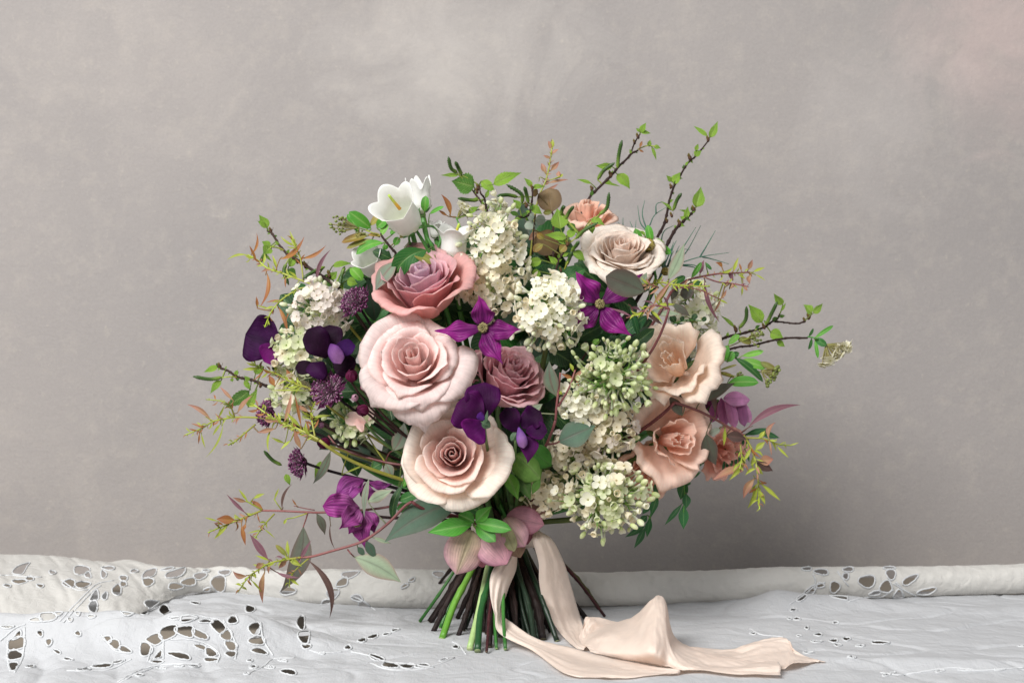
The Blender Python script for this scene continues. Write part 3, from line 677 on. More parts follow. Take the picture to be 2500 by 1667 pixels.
# ------------------------------------------------------------------ lilac
_fl = {}
LP = dict(white=('f6f3dc', 'fcfaee', 'd9d98f'), cream=('f3e9cc', 'f8f1de', 'cbbd8c'), green=('dfe8b4', 'eef1d4', 'b3cc6e'), pink=('efe4d9', 'f6eee8', 'cfc7a0'))
def floret(pal, kind):
    key = (pal, kind)
    if key in _fl: return _fl[key]
    mb = MB(); base, tip, ctr = [lin(h) for h in LP[pal]]
    tube = lerp(lin('c9c4d4'), base, 0.45); S = 0.0064; r_ = random.Random(str(key))
    if kind.startswith('open'):
        ang = dict(open0=78, open1=60, open2=95)[kind]
        mb.tube([(0, 0, -0.011), (0, 0, -0.004), (0, 0, 0)], [0.0007, 0.0009, 0.0012], np.array([lin('a8c070'), tube, base]), n=5, cap=False)
        for k in range(4):
            a = k*math.pi/2+r_.uniform(-.12, .12); e = math.radians(ang+r_.uniform(-9, 9))
            d = np.array([math.cos(a)*math.sin(e), math.sin(a)*math.sin(e), math.cos(e)]); n = np.array([-math.cos(a)*math.cos(e), -math.sin(a)*math.cos(e), math.sin(e)])
            blade(mb, d*0.0008, d*S*r_.uniform(.92, 1.08), n, S*0.46, 'floret', nu=5, nv=7, cup=0.20, arch=-0.05, curl=0.05, cols=(base, tip), edge=tip, ea=.5)
        mb.ball((0, 0, 0.0003), 0.0006, ctr, n=5, m=3)
    elif kind == 'half':
        mb.tube([(0, 0, -0.011), (0, 0, 0)], [0.0007, 0.0012], np.array([lin('a8c070'), tube]), n=5, cap=False)
        for k in range(4):
            a = k*math.pi/2; e = math.radians(24+r_.uniform(-8, 10))
            d = np.array([math.cos(a)*math.sin(e), math.sin(a)*math.sin(e), math.cos(e)]); n = np.array([-math.cos(a)*math.cos(e), -math.sin(a)*math.cos(e), math.sin(e)])
            o = np.array([math.cos(a), math.sin(a), 0])*0.0010
            blade(mb, o, o+d*S*0.85, n, S*0.42, 'obov', nu=5, nv=5, cup=0.55, arch=-0.10, curl=0.10, cols=(lerp(base, ctr, .3), tip))
    else:
        big = 1.0 if kind == 'bud' else 0.72
        mb.tube([(0, 0, -0.011), (0, 0, -0.001)], [0.0007, 0.0011], np.array([lin('9fbb66'), tube]), n=5, cap=False)
        th = np.linspace(0.05, np.pi-0.02, 6); ph = np.linspace(0, 2*np.pi, 12, endpoint=False)
        g = lin('c3d487') if pal in ('green', 'cream') else lin('d3ddad')
        rr = np.sin(th)[:, None]*(1+0.13*np.cos(4*ph))[None, :]*0.0021*big
        G = np.stack([np.cos(ph)[None]*rr, np.sin(ph)[None]*rr, np.tile((0.0024-np.cos(th)*0.0036*big)[:, None], (1, 12))], -1)
        C = np.repeat(lerp(g, lerp(tip, g, .25), np.linspace(0, 1, 6)[:, None]), 12, 0)
        mb.grid(G, C, closed=True)
    _fl[key] = mb.mesh('floret' if 'bud' not in kind else 'bud', MAT['lilac'])
    return _fl[key]
def lilac(label, crop, x, y, Y, rx, ry, n, pals, bud, axis=(0, -1, 0.3), group=None, seed=1, size=1.0, rd=None, name='lilac', grad=None, inner=0.35, tap=False):
    X, Yp = px(crop, x, y); c = P(X, Yp, Y); a, b = mm(rx, Y), mm(ry, Y); d = rd if rd else (a+b)/2*0.85
    th = thing_on_stem(name, label, 'lilac', c+np.array([0, d*0.5, -b*0.3]), (0, 0.3, -1), 'wrd', 0.0022, group, '5d6b3a')
    r_ = random.Random(seed); twig = MB(); k = 0; i = 0; tot = int(n*1.32)
    twig.ball(c, min(a, b, d)*0.45, lin('b4b884'), n=8, m=6)
    nodes = []
    for q in range(9):
        e = unit((r_.uniform(-1, 1), r_.uniform(-1, .2), r_.uniform(-1, 1))); p = c+e*np.array([a, d, b])*0.5; nodes.append(p)
        twig.tube([c, p], [0.0011, 0.0008], lin('5e8a3a'), n=4)
    for i in range(tot):
        z = 1-2*(i+0.5)/tot; ph = i*2.39996
        q = np.array([math.cos(ph)*math.sqrt(1-z*z), math.sin(ph)*math.sqrt(1-z*z), z])
        if q[1] > 0.35: continue
        inn = r_.random() < inner
        s = r_.uniform(0.62, 0.8) if inn else (r_.uniform(0.84, 1.12) if bud < .4 else r_.uniform(0.74, 1.18))
        wav = 1+0.16*math.sin(q[2]*5+seed)*math.sin(ph*0.5)+(-0.28*q[2] if tap else 0)
        p = c+q*np.array([a*wav, d*wav, b])*s
        nrm = unit(q/np.array([a, d, b])+np.array([r_.gauss(0, 1), r_.gauss(0, 1)-0.6, r_.gauss(0, 1)])*0.22/min(a, b))
        bf = bud
        bf = bf+0.10
        if grad is not None: bf = bf+(0.9*(q[0]*grad[0]-q[2]*grad[1]))          # buds towards one end of the panicle
        pal = r_.choice(pals)
        if r_.random() < bf and not inn: kind = r_.choice(['bud', 'bud', 'smallbud', 'half'])
        else: kind = r_.choice(['open0', 'open0', 'open1', 'open2', 'half'])
        sc = size*r_.uniform(0.76, 1.22)
        R3 = frame(nrm, r_.uniform(0, 6.28))*sc
        M = Matrix(((*R3[0], p[0]), (*R3[1], p[1]), (*R3[2], p[2]), (0, 0, 0, 1)))
        th.inst('floret' if 'bud' not in kind else 'bud', floret(pal, kind), M)
        if k % 2 == 0 and not inn:
            nd = min(nodes, key=lambda w: np.linalg.norm(w-p)); twig.tube([nd, p-nrm*0.010*sc], 0.0006, lin('6b9440'), n=4, cap=False)
        k += 1
    br = th.part('branchlet', twig, MAT['stem'])
    for ob in [o for o in th.root.children if o.name.startswith(('floret', 'bud'))]: ob.parent = br      # florets sit on the branchlet
    return th

# ------------------------------------------------------------------ clematis, hellebore, sweet pea: petals laid between photo points
def nrm_cam(seed, tilt=0.35, up=0.25):
    r_ = random.Random(seed); return np.array([r_.uniform(-tilt, tilt), -1.0, up+r_.uniform(-tilt, tilt)])
def clematis(label, crop, ctr, tips, Y, cols, group=None, stam=True, pref='wdr', seed=3, boss=None, mat='clem'):
    X, Yp = px(crop, *ctr); c = P(X, Yp, Y)
    th = thing_on_stem('clematis', label, 'clematis', c+np.array([0, 0.012, -0.004]), (0, 0.8, -0.6), pref, 0.0012, group, '3c2a2a')
    ca, cb, cm = [lin(h) for h in cols]
    for k, (tx, ty, w, dy, opt) in enumerate(tips):
        s0 = opt.get('base', ctr); bx = px(crop, *s0); B = P(*bx, Y+opt.get('by', 0)); tp = px(crop, tx, ty); T = P(*tp, Y+dy)
        W = mm(w/CROPS[crop][2], Y)*0.98
        d = unit(T-B)
        mb = MB(); blade(mb, B+d*0.002, T, opt.get('n', nrm_cam(seed*11+k, 0.3)), W, opt.get('shp', 'clem'), nu=13, nv=24, arch=opt.get('arch', 0.05), cup=opt.get('cup', -0.12), fold=opt.get('fold', 0.12),
                 curl=opt.get('curl', -0.06), wave=opt.get('wave', 0.34), wf=opt.get('wf', 2.1), bow=opt.get('bow', 0), twist=opt.get('twist', 0), cols=(ca, cb), mid=cm, ma=0.55, seed=seed*5+k)
        th.part('tepal', mb, MAT[mat], solid=0.0004)
    if stam:
        mb = MB(); r_ = random.Random(seed); bc = c if boss is None else P(*px(crop, *boss), Y-0.004)
        ax = unit((0.0, -1.0, 0.15)) if boss is None else unit((-0.4, -0.5, -1))
        M = frame(ax)
        for k in range(60):
            a = k*2.39996; q = math.sqrt((k+0.5)/60)
            d = M@np.array([math.cos(a)*q*0.75, math.sin(a)*q*0.75, 1.0]); L = 0.0066*(1-0.35*q*q)
            p0 = bc+M@np.array([math.cos(a)*q, math.sin(a)*q, 0])*0.0016; p1 = p0+unit(d)*L*r_.uniform(.85, 1.1)
            p2 = p1+(bc+M[:, 2]*0.009-p1)*0.25
            mb.tube([p0, p1, p2], [0.0007, 0.0006, 0.0003], np.array([lin('3d3a28'), lin('857a50'), lin('b8ac7c')]), n=4)
        mb.ball(bc+M[:, 2]*0.002, 0.0026, lin('5c5c3a'), M[:, 2], 0.004, n=8, m=5)
        th.part('stamens', mb, MAT['fuzz'], kind='stuff')
    return th
def petals_px(name, label, cat, crop, Y, base, petals, mat, pref='gd', back=(0, 0.6, -0.8), group=None, seed=5, topcol='4f6b3a', r_head=0.0012, gain=1.0):
    """flower built of blades: petals = (part, x0,y0,x1,y1,halfwidth, colours, options)"""
    c = P(*px(crop, *base), Y)
    th = thing_on_stem(name, label, cat, c, back, pref, r_head, group, topcol)
    for k, (part, x0, y0, x1, y1, w, cols, o) in enumerate(petals):
        y_0, y_1 = o.get('Y', (0, 0)); B = P(*px(crop, x0, y0), Y+y_0); T = P(*px(crop, x1, y1), Y+y_1)
        W = mm(w/CROPS[crop][2], Y); cc = [lin(h)*(np.array([1.0, .55, .58]) if o.get('mat', mat) == 'velvet' else gain) for h in cols]
        mb = MB()
        blade(mb, B, T, o.get('n', nrm_cam(seed*13+k, 0.25)), W, o.get('shp', 'fan'), nu=o.get('nu', 15), nv=o.get('nv', 20), arch=o.get('arch', 0.08), cup=o.get('cup', 0.1), fold=o.get('fold', 0),
              curl=o.get('curl', 0), wave=o.get('wave', 0.12), wf=o.get('wf', 1.5), bow=o.get('bow', 0), twist=o.get('twist', 0), serr=o.get('serr', 0), teeth=o.get('teeth', 9),
              cols=(cc[0], cc[1]), edge=cc[2] if len(cc) > 2 else None, ea=o.get('ea', .6), mid=cc[3] if len(cc) > 3 else None, ma=o.get('ma', .5), seed=seed*7+k)
        th.part(part, mb, MAT[o.get('mat', mat)], solid=0.0003)
    return th

# ------------------------------------------------------------------ astrantia
def astrantia(label, crop, x, y, Y, rpx, face, group, seed, pref='rwd'):
    r = mm(rpx/CROPS[crop][2], Y); c = P(*px(crop, x, y), Y); M = frame(face); r_ = random.Random(seed)
    b = c-M[:, 2]*r*0.55
    th = thing_on_stem('astrantia', label, 'astrantia', b, -M[:, 2]+np.array([0, 0.2, -0.5]), pref, 0.0012, group, '1c1216')
    mb = MB(); n = 230
    for k in range(n):
        a = k*2.39996; q = math.sqrt((k+.5)/n); el = q*1.25
        d = M@np.array([math.cos(a)*math.sin(el), math.sin(a)*math.sin(el), math.cos(el)]); d = unit(d+np.array([r_.gauss(0, .07) for _ in range(3)]))
        L = r*r_.uniform(0.8, 1.12)
        p0 = b+d*r*0.15; p1 = b+d*(r*0.4+L*0.55)
        mb.tube([p0, p1], [0.00032, 0.00024], np.array([lin('9a8a86'), lin(r_.choice(['c9b6c0', 'b590a8', '9a6488']))]), n=3, cap=False)
        mb.ball(p1, 0.00082, lin(r_.choice(['6d2c5a', '8a4a78', '4a1c40', 'a77a98'])), d, 0.0009, n=4, m=3)
    mb.ball(b+M[:, 2]*r*0.1, r*0.42, lin('57374c'), M[:, 2], r*0.32, n=10, m=6)
    th.part('stamens', mb, MAT['fuzz'], kind='stuff')
    for k in range(15):
        a = k*2*math.pi/15+r_.uniform(-.1, .1); d = M@np.array([math.cos(a), math.sin(a), r_.uniform(0.15, .5)])
        mb = MB(); blade(mb, b+unit(d)*r*0.15, b+unit(d)*r*r_.uniform(1.1, 1.35), M[:, 2], r*0.19, 'clem', nu=5, nv=10, arch=-0.06, curl=0.06, fold=0.25, cols=(lin('7a3a68'), lin('4a1238')), edge=lin('8a4a78'), ea=.3, seed=k)
        th.part('bract', mb, MAT['clem'])
    return th
def plum_bud(label, crop, x, y, Y, rpx, face, group, seed, cols=('6a1a3e', '3a0a24'), name='astrantia_bud', cat='bud', pref='rdw'):
    r = mm(rpx/CROPS[crop][2], Y); c = P(*px(crop, x, y), Y); M = frame(face); b = c-M[:, 2]*r*0.9
    th = thing_on_stem(name, label, cat, b, -M[:, 2]+np.array([0.2, 0.1, -0.3]), pref, 0.0009, group, '3a2420')
    for k in range(9):
        a = k*2.39996; t = k/8; q = 0.55+0.5*t
        d = M@np.array([math.cos(a), math.sin(a), 0])
        mb = MB(); blade(mb, b+d*r*0.15, b+d*r*0.30*q+M[:, 2]*r*(1.9-0.25*t), d, r*0.62, 'oval', nu=7, nv=10, arch=0.22*q+0.08, cup=-0.45, cols=(lin(cols[0]), lin(cols[1])), edge=lin('92406c'), ea=.35, seed=k)
        th.part('bract', mb, MAT['velvet'])
    return th

# ------------------------------------------------------------------ campanula bells
def campanula(label, crop, base, mouth, Y, r0px, face_dy, lobes, group, seed, flare=0.35, pistil=None, pref='gl', point=0.0, Yb=0.0):
    s = CROPS[crop][2]; B = P(*px(crop, *base), Y+Yb); T = P(*px(crop, *mouth), Y+face_dy)
    ax = unit(T-B); L = np.linalg.norm(T-B); M = frame(ax, seed); R = mm(r0px/s, Y)
    th = thing_on_stem('campanula', label, 'campanula', B, -ax*0.3+np.array([0, 0.2, -1]), pref, 0.0022, group, '4f8a3a')
    nu, nv = 80, 30; ph = np.linspace(0, 2*np.pi, nu, endpoint=False); v = np.linspace(0, 1.0, nv); PH, V = np.meshgrid(ph, v)
    lob = np.cos(5*PH)*0.5+0.5
    lobe = np.where(True, lob**(0.55 if point == 0 else 1.0), 0)
    k = np.clip((V-0.62)/0.38, 0, 1)
    zz = V*L*0.84+k*L*(0.26*lobe+0.02)*(1 if point == 0 else 1.5)
    rad = np.interp(V, [0, .06, .2, .4, .6, .75, .9, 1], [.12, .5, .82, .95, .93, .92, .98, 1.05])
    rad = rad+k**2*flare*(0.35+0.65*lobe)+0.03*np.cos(5*PH)*np.sin(V*np.pi)
    r_ = random.Random(seed); rad = rad+0.03*np.sin(3*PH+seed)*V
    zz = zz-k**2*flare*L*0.22*lobe
    G = B+(np.cos(PH)*rad*R)[..., None]*M[:, 0]+(np.sin(PH)*rad*R)[..., None]*M[:, 1]+zz[..., None]*M[:, 2]
    C = lerp(lin('e2e6d2'), lin('f3f3f0'), np.clip(V*2.2, 0, 1)[..., None])
    mb = MB(); mb.grid(G, C.reshape(-1, 3), np.stack([PH/np.pi*2, V], -1), closed=True)
    th.part('bell', mb, MAT['white'], solid=0.0004)
    mb = MB(); mb.ball(B-ax*0.001, R*0.34, lin('3f7a30'), ax, R*0.3, n=10, m=6)
    for q in range(5):
        a = q*1.2566; d = M@np.array([math.cos(a), math.sin(a), 0.0])
        blade(mb, B+d*R*0.25, B+d*R*1.02+ax*L*0.30, d, R*0.22, 'lance', nu=5, nv=9, arch=0.12, curl=0.15, fold=-.2, cols=(lin('3f7a30'), lin('4f9a35')))
    th.part('calyx', mb, MAT['leaf'])
    if pistil:
        mb = MB(); p1 = P(*px(crop, *pistil[0]), Y+face_dy*0.55); p2 = P(*px(crop, *pistil[1]), Y+face_dy*1.0)
        mb.tube(catmull([p1, (p1+p2)/2, p2], 10), [0.0016, 0.0013, 0.0012], np.array([lin('c98a1e'), lin('d7a02a'), lin('b8c64a'), lin('a9c454')]), n=8)
        th.part('pistil', mb, MAT['stem'])
    return th
# ------------------------------------------------------------------ leafy branches
LK = dict(  # kind: shape, material, base, tip, edge, edge amount, mid, mid amount, options
 birch=('birch','birch','a3cc4c','86ba3a','9cc84e',.4,'a9c86a',.4,dict(serr=.22,teeth=10,nv=41,fold=.25,arch=.06)),
 birchd=('birch','birch','4f7f2c','45782a','5f8f36',.4,'86a850',.4,dict(serr=.22,teeth=10,nv=41,fold=.2,arch=.05)),
 euc=('euc','euc','74866e','5f7464','8a5a58',.55,'7a5450',.6,dict(arch=.04,fold=.08)),
 eucd=('euc','euc','55604f','4c4a40','5c3a38',.6,'4b3a36',.5,dict(arch=.04,fold=.05)),
 eucg=('euc','euc','3f5b48','45624e','5a4440',.35,'54504a',.5,dict(arch=.04,fold=.06)),
 eucp=('euc','euc','93a588','87997e','8c5660',.6,'6f7a68',.5,dict(arch=.03,fold=.05)),
 eucb=('euc','euc','5e4a42','4d3a36','6a4140',.4,'7a5650',.4,dict(arch=.05,fold=.25)),
 plum=('lance','euc','7d5460','6a4450','8c5a66',.4,'8e6a6c',.4,dict(arch=.04,fold=.3)),
 rust=('lance','tip','a8763c','8c5236','94543c',.4,'b08a4a',.3,dict(arch=.05,fold=.3)),
 pink=('lance','tip','a98a62','a36d62','9c5c58',.4,'b59a6c',.3,dict(arch=.05,fold=.3)),
 yel=('lance','tip','97a738','a6b044','a2984a',.3,'c2cf66',.3,dict(arch=.05,fold=.3)),
 oliv=('oval','leaf','7c8a3e','86803a','8c6a38',.5,'a7a85c',.4,dict(arch=.05,fold=.15)),
 green=('oval','leaf','57a02e','4a962a','5aa032',.2,'8db860',.5,dict(arch=.08,fold=.2)),
 lgreen=('oval','leaf','7cba44','6cb03c','7cba44',.2,'a2c878',.5,dict(arch=.06,fold=.2)),
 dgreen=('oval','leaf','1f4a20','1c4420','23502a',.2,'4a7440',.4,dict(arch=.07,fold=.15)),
 gloss=('oval','leaf','2b6a26','27622a','2f6f2c',.2,'5a8a48',.4,dict(arch=.10,fold=.12)),
 brown=('round','euc','5d4a2e','6b5530','4a3020',.5,'7c6238',.5,dict(arch=.03,cup=.1)),
 bronze=('oval','leaf','8a8a38','946a30','8c5a2c',.4,'b0a45c',.3,dict(arch=.06,fold=.2)),
 grey=('round','euc','8d9c8a','9aa596','8c7a74',.4,'87907e',.3,dict(arch=.03)),
 vinca=('lance','leaf','1f5a2e','235f33','2a6a3a',.2,'4f8656',.4,dict(arch=.06,fold=.15)))
def put_leaf(th, kind, B, T, W, N, seed, stalk=None, on=None, **kw):
    sh, mt, a, b, e, ea, m, ma, o = LK[kind]; o = dict(o); o.update(kw)
    r_ = random.Random(seed); mb = MB()
    j = lambda h: lin(h)*r_.uniform(.88, 1.12)
    nv = o.pop('nv', 17)
    blade(mb, B, T, N, W, o.pop('shp', sh), nu=9, nv=nv, cols=(j(a), j(b)), edge=lin(e), ea=ea, mid=lin(m), ma=ma, seed=seed, twist=o.pop('twist', r_.uniform(-.35, .35)), **o)
    if stalk is not None:                                # petiole back to the twig
        B = np.asarray(B); d = np.asarray(T)-B
        mb.tube(catmull([stalk, stalk*.5+B*.5-d*0.03, B, B+d*0.10], 9), [0.0007, 0.0005, 0.0004], lerp(j(a), lin('7a6a40'), .4), n=4)
    return th.part('leaf', mb, MAT[mt], parent=on)
def catkin(th, pts, r, seed, stalk=None, on=None):
    mb = MB()
    if stalk is not None: mb.tube(catmull([stalk, (stalk+pts[0])/2+np.array([0, 0, .0006]), pts[0]], 7), 0.0007, lin('8a9a44'), n=5)
    p = catmull(pts, 26)
    x = np.linspace(0, 1, 26); rad = r*np.clip(np.minimum(1.0, np.minimum(x*6+.25, (1-x)*5+.3)), 0, 1)
    rad = rad*(1+0.16*(np.arange(26) % 2))
    mb.tube(p, rad, np.array([lin('7f9a3e'), lin('3c5a22'), lin('33501f')]), n=8, bump=0.16)
    return th.part('catkin', mb, MAT['stem'], parent=on)
def twig_col(k): return dict(wood=('33211d', '3d2a24', 'wood'), red=('6a3a3c', '8a5450', 'stem'), yel=('8d8a3a', 'a3b83c', 'stem'), green=('3f7a30', '55913f', 'stem'), teal=('2f5a4c', '3f7060', 'stem'))[k]
def sprig(name, label, cat, crop, Y0, Y1, stems, leaves=(), catkins=(), buds=(), umbels=(), auto=None, pref='wdr', group=None, seed=1, rpx=4.0, shoots='wood', dy=0.0):
    """stems = [(kind, [(x,y)...], half width px start, end)]; leaves = (kind, x0,y0,x1,y1,halfwidth[,options]) in crop units"""
    s = CROPS[crop][2]; r_ = random.Random(seed)
    main = stems[0]; pp = np.array([px(crop, *q) for q in main[1]])
    n = len(pp); dep = np.linspace(Y0, Y1, n); pts3 = np.array([P(a, b, d) for (a, b), d in zip(pp, dep)])
    th = thing_on_stem(name, label, cat, pts3[0], pts3[0]-pts3[1]+np.array([0, 0, -0.02]), pref, mm(main[2]/s, Y0), group, twig_col(main[0])[0])
    def depth_at(x, y):
        q = np.array(px(crop, x, y)); d = np.linalg.norm(pp-q, axis=1); i = np.argsort(d)[:2]; w = 1/(d[i]+2); return float((dep[i]*w).sum()/w.sum())
    tubes = {}; twigs = []
    for k, (kind, q, ra, rb) in enumerate(stems):
        if k == 0: p3 = pts3
        else:
            d0 = depth_at(*q[0]); p3 = np.array([P(*px(crop, *a), d0+r_.uniform(-.006, .006)*i) for i, a in enumerate(q)])
        mb = MB(); c0, c1, mt = twig_col(kind); m = 10+6*len(q); pt = catmull(p3, m)
        rad = np.interp(np.linspace(0, 1, m), [0, 1], [mm(ra/s, Y0), mm(rb/s, Y1)])
        if kind == 'wood':
            for z in range(3, m-2, 5): rad[z] *= 1.35; pt[z:] += np.array([r_.uniform(-1, 1), 0, r_.uniform(-1, 1)])*0.0004
        mb.tube(pt, rad, np.array([lin(c0), lin(c1)]), n=7)
        twigs.append(th.part('twig', mb, MAT[mt]))
        tubes[k] = pt
    allpt = np.vstack(list(tubes.values()))
    def which(p): return twigs[min(tubes, key=lambda k: np.linalg.norm(tubes[k]-p, axis=1).min())]
    def near(p):
        d = np.linalg.norm(allpt-p, axis=1); i = int(np.argmin(d)); return allpt[i] if 0.0008 < d[i] < 0.035 else None
    for k, lf in enumerate(leaves):
        kind, x0, y0, x1, y1, w = lf[:6]; o = dict(lf[6]) if len(lf) > 6 else {}
        d0 = depth_at(x0, y0)+o.pop('dy', dy); L = math.hypot(x1-x0, y1-y0)/s
        d1 = d0+o.pop('tip', r_.uniform(-.25, .2)*mm(L, d0))
        put_leaf(th, kind, P(*px(crop, x0, y0), d0), P(*px(crop, x1, y1), d1), mm(w/s, d0), o.pop('n', nrm_cam(seed*31+k, .45)), seed*17+k, stalk=near(P(*px(crop, x0, y0), d0)), on=which(P(*px(crop, x0, y0), d0)), **o)
    for k, q in enumerate(catkins):
        d0 = depth_at(*q[0]); kp = [P(*px(crop, *a), d0-0.004*i) for i, a in enumerate(q)]; catkin(th, kp, mm(16/s, d0), k, near(kp[0]), which(kp[0]))
    for (bx, by, br) in buds:
        d0 = depth_at(bx, by); mb = MB(); c = P(*px(crop, bx, by), d0-.001); rr = mm(br/s, d0)
        mb.ball(c, rr*.8, lin('2e1a18'), (r_.uniform(-.4, .4), 0, 1), rr*1.25, n=8, m=6, col2=lin('6b4a30'))
        for q in range(3):
            a = q*2.1; blade(mb, c+np.array([math.cos(a), math.sin(a), 0])*rr*.5, c+np.array([math.cos(a)*rr*1.1, math.sin(a)*rr*1.1, rr*2.0]), (math.cos(a), math.sin(a), .2), rr*.6, 'lance', nu=3, nv=5, arch=.1, cols=(lin('5c3a28'), lin('8a8038')))
        th.part('bud', mb, MAT['wood'], parent=which(c))
    for (ux, uy, pts, rad_, col) in umbels:
        d0 = depth_at(ux, uy); B = P(*px(crop, ux, uy), d0); mb = MB(); ber = MB()
        for k, (bx, by) in enumerate(pts):
            c = P(*px(crop, bx, by), d0+r_.uniform(-.006, .006)); mid_ = B*0.35+c*0.65+np.array([r_.uniform(-1, 1), 0, r_.uniform(-1, 1)])*0.0008
            mb.tube(catmull([B, mid_, c], 7), [0.0004, 0.0002], np.array([lin('8a8a50'), lin('9a8a58')]), n=4, cap=False)
            if col == 'berry':
                rr = mm(rad_/s, d0)*r_.uniform(.8, 1.15); ber.ball(c, rr, lin(r_.choice(['77843f', '879650', '6a7636'])), (r_.uniform(-1, 1), -1, 0), rr, n=7, m=5); ber.ball(c+np.array([0, -rr*.9, 0]), rr*.28, lin('5a4a2a'), n=5, m=3)
            else:
                M = frame(unit(c-B)+np.array([r_.gauss(0, .3), r_.gauss(0, .3), r_.gauss(0, .3)]))
                for z in range(5):
                    a = z*1.2566; d = M@np.array([math.cos(a), math.sin(a), .25]); blade(ber, c+d*.0004, c+d*mm(rad_/s, d0)*1.5, M[:, 2], mm(rad_/s, d0)*.6, 'round', nu=3, nv=4, cols=(lin('dcd8b4'), lin('efece0')))
                ber.ball(c+M[:, 2]*.0006, .0006, lin('b5b256'), n=4, m=3)
        th.part('flower_stalks', mb, MAT['stem'], kind='stuff'); th.part('berries' if col == 'berry' else 'blossoms', ber, MAT['stem' if col == 'berry' else 'white'], kind='stuff')
    if auto:                                            # young leaves crowding a growing tip: (stem index, from, to, count, length px, kinds)
        for (si, f0, f1, cnt, Lp, kinds) in auto:
            pt = tubes[si]; m = len(pt)
            cnt = int(cnt*2.1)
            wk = 2.6 if kinds[0].startswith('birch') else 1.0
            for k in range(cnt):
                f = lerp(f0, f1, (k+r_.random()*.6)/cnt); i = min(m-2, int(f*(m-1))); B = pt[i]; t = unit(pt[i+1]-pt[i])
                a = k*2.4+r_.uniform(-.4, .4); sd = unit(np.cross(t, (0, 1, 0))); o = np.cross(t, sd)
                side = sd*math.cos(a)+o*math.sin(a)*.7
                d = unit(t*r_.uniform(.35, 1.0)+side*r_.uniform(.55, .95)); L = mm(Lp/s, B[1])*r_.uniform(.5, 1.5)*(1.0-.25*f)
                put_leaf(th, r_.choice(kinds), B, B+d*L, L*r_.uniform(.075, .13)*wk, np.array([r_.uniform(-.5, .5), -1, .4]), seed*53+k+si*400, on=twigs[si], bow=r_.uniform(-.24, .24), curl=r_.uniform(-.2, .2), nv=9)
    return th
# ------------------------------------------------------------------ roses
many_petals('rose', 'large pale pink open rose between the mauve rose and the cream rose', 'rose', 'D', 672, 1125, -0.118, 129, (-0.06, -0.9, 0.46),
            ('f9dcd6', 'fae2de', 'f9e2de', 'fdf0ed'), ts=[0,.05,.10,.15,.20,.26,.32,.38,.44,.50,.56,.62,.66,.74,.79,.86,.91,.96,1,1,1], Wo=60, o=1.0, curl=0.11, ripple=0.030, rf=4.5, fringe=0.02, pref='GD', seed=4, cupd=1.05, tpow=0.95, roll=0.6, point=0.14)
many_petals('rose', 'cream blush rose with a tight mauve heart below the large pale pink rose', 'rose', 'H', 1045, 825, -0.108, 127, (-0.05, -1, 0.22),
            ('eabcbc', 'f4d8d2', 'f7e4d8', 'fdf5ec'), ts=[0,.03,.06,.09,.13,.16,.19,.23,.28,.36,.41,.47,.55,.60,.68,.85,.9,.94,.97,1,1], o=1.05, curl=0.06, ripple=0.035, rf=4, pref='lD', seed=9, cupd=0.8, roll=2.0, point=0.04, fringe=0.02, Wo=68)
many_petals('rose', 'dusky mauve-pink rose with lavender heart under the white bells', 'rose', 'D', 770, 450, -0.085, 128, (-0.12, -0.62, 0.78),
            ('dcb8d0', 'e8ccde', 'e6a498', 'f0c4c0'), ts=[0,.06,.12,.17,.22,.27,.32,.36,.40,.44,.48,.52,.56,.60,.64,.70,.78,.86,.94,1], o=0.98, zdrop=.20, curl=0.10, ripple=0.06, rf=5, fringe=.02, pref='GD', seed=12, cupd=1.3, roll=1.1, point=0.12, Wo=62)
many_petals('rose', 'ivory blush rose above the right magenta clematis', 'rose', 'B', 930, 1370, -0.035, 110, (0.06, -0.64, 0.77),
            ('f4e0d4', 'f7e9df', 'f6ebe0', 'fcf6ee'), N=30, o=1.0, curl=0.10, ripple=0.02, rf=5, pref='gd', seed=21, cupd=1.05, tpow=0.9, roll=0.2, point=0.12)
many_petals('spray_rose', 'dusty mauve rose half hidden between the magenta clematis and the violet sweet pea', 'rose', 'D', 1530, 1330, -0.080, 102, (0.36, -0.66, 0.66),
            ('e0a6b6', 'e8bac4', 'e8b4be', 'f2d0d4'), N=24, o=0.88, curl=0.07, ripple=0.055, rf=6, pref='d', seed=33, cupd=1.8, Wo=68, fringe=0.02, zdrop=.2)
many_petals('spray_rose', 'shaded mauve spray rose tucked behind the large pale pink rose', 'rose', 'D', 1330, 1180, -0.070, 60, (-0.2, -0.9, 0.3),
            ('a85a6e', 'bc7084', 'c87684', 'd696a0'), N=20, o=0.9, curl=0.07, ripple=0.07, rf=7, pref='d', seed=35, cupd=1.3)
petals_px('rose', 'blush rose petals glimpsed below the wine red astrantia bud', 'rose', 'H', -0.060, (200, 520), [
    ('petal', 215, 520, 5, 470, 70, ('f4d4cc', 'fbe8e2', 'fdf0ec'), dict(shp='fan', arch=.12, cup=.2)), ('petal', 200, 515, 270, 370, 60, ('f4d4cc', 'fbe8e2', 'fdf0ec'), dict(shp='fan', Y=(.004, .006))),
    ('petal', 190, 525, 120, 560, 70, ('f0ccc4', 'f8e0da'), dict(shp='fan', Y=(-.004, -.006)))], 'petal', seed=61, pref='d')
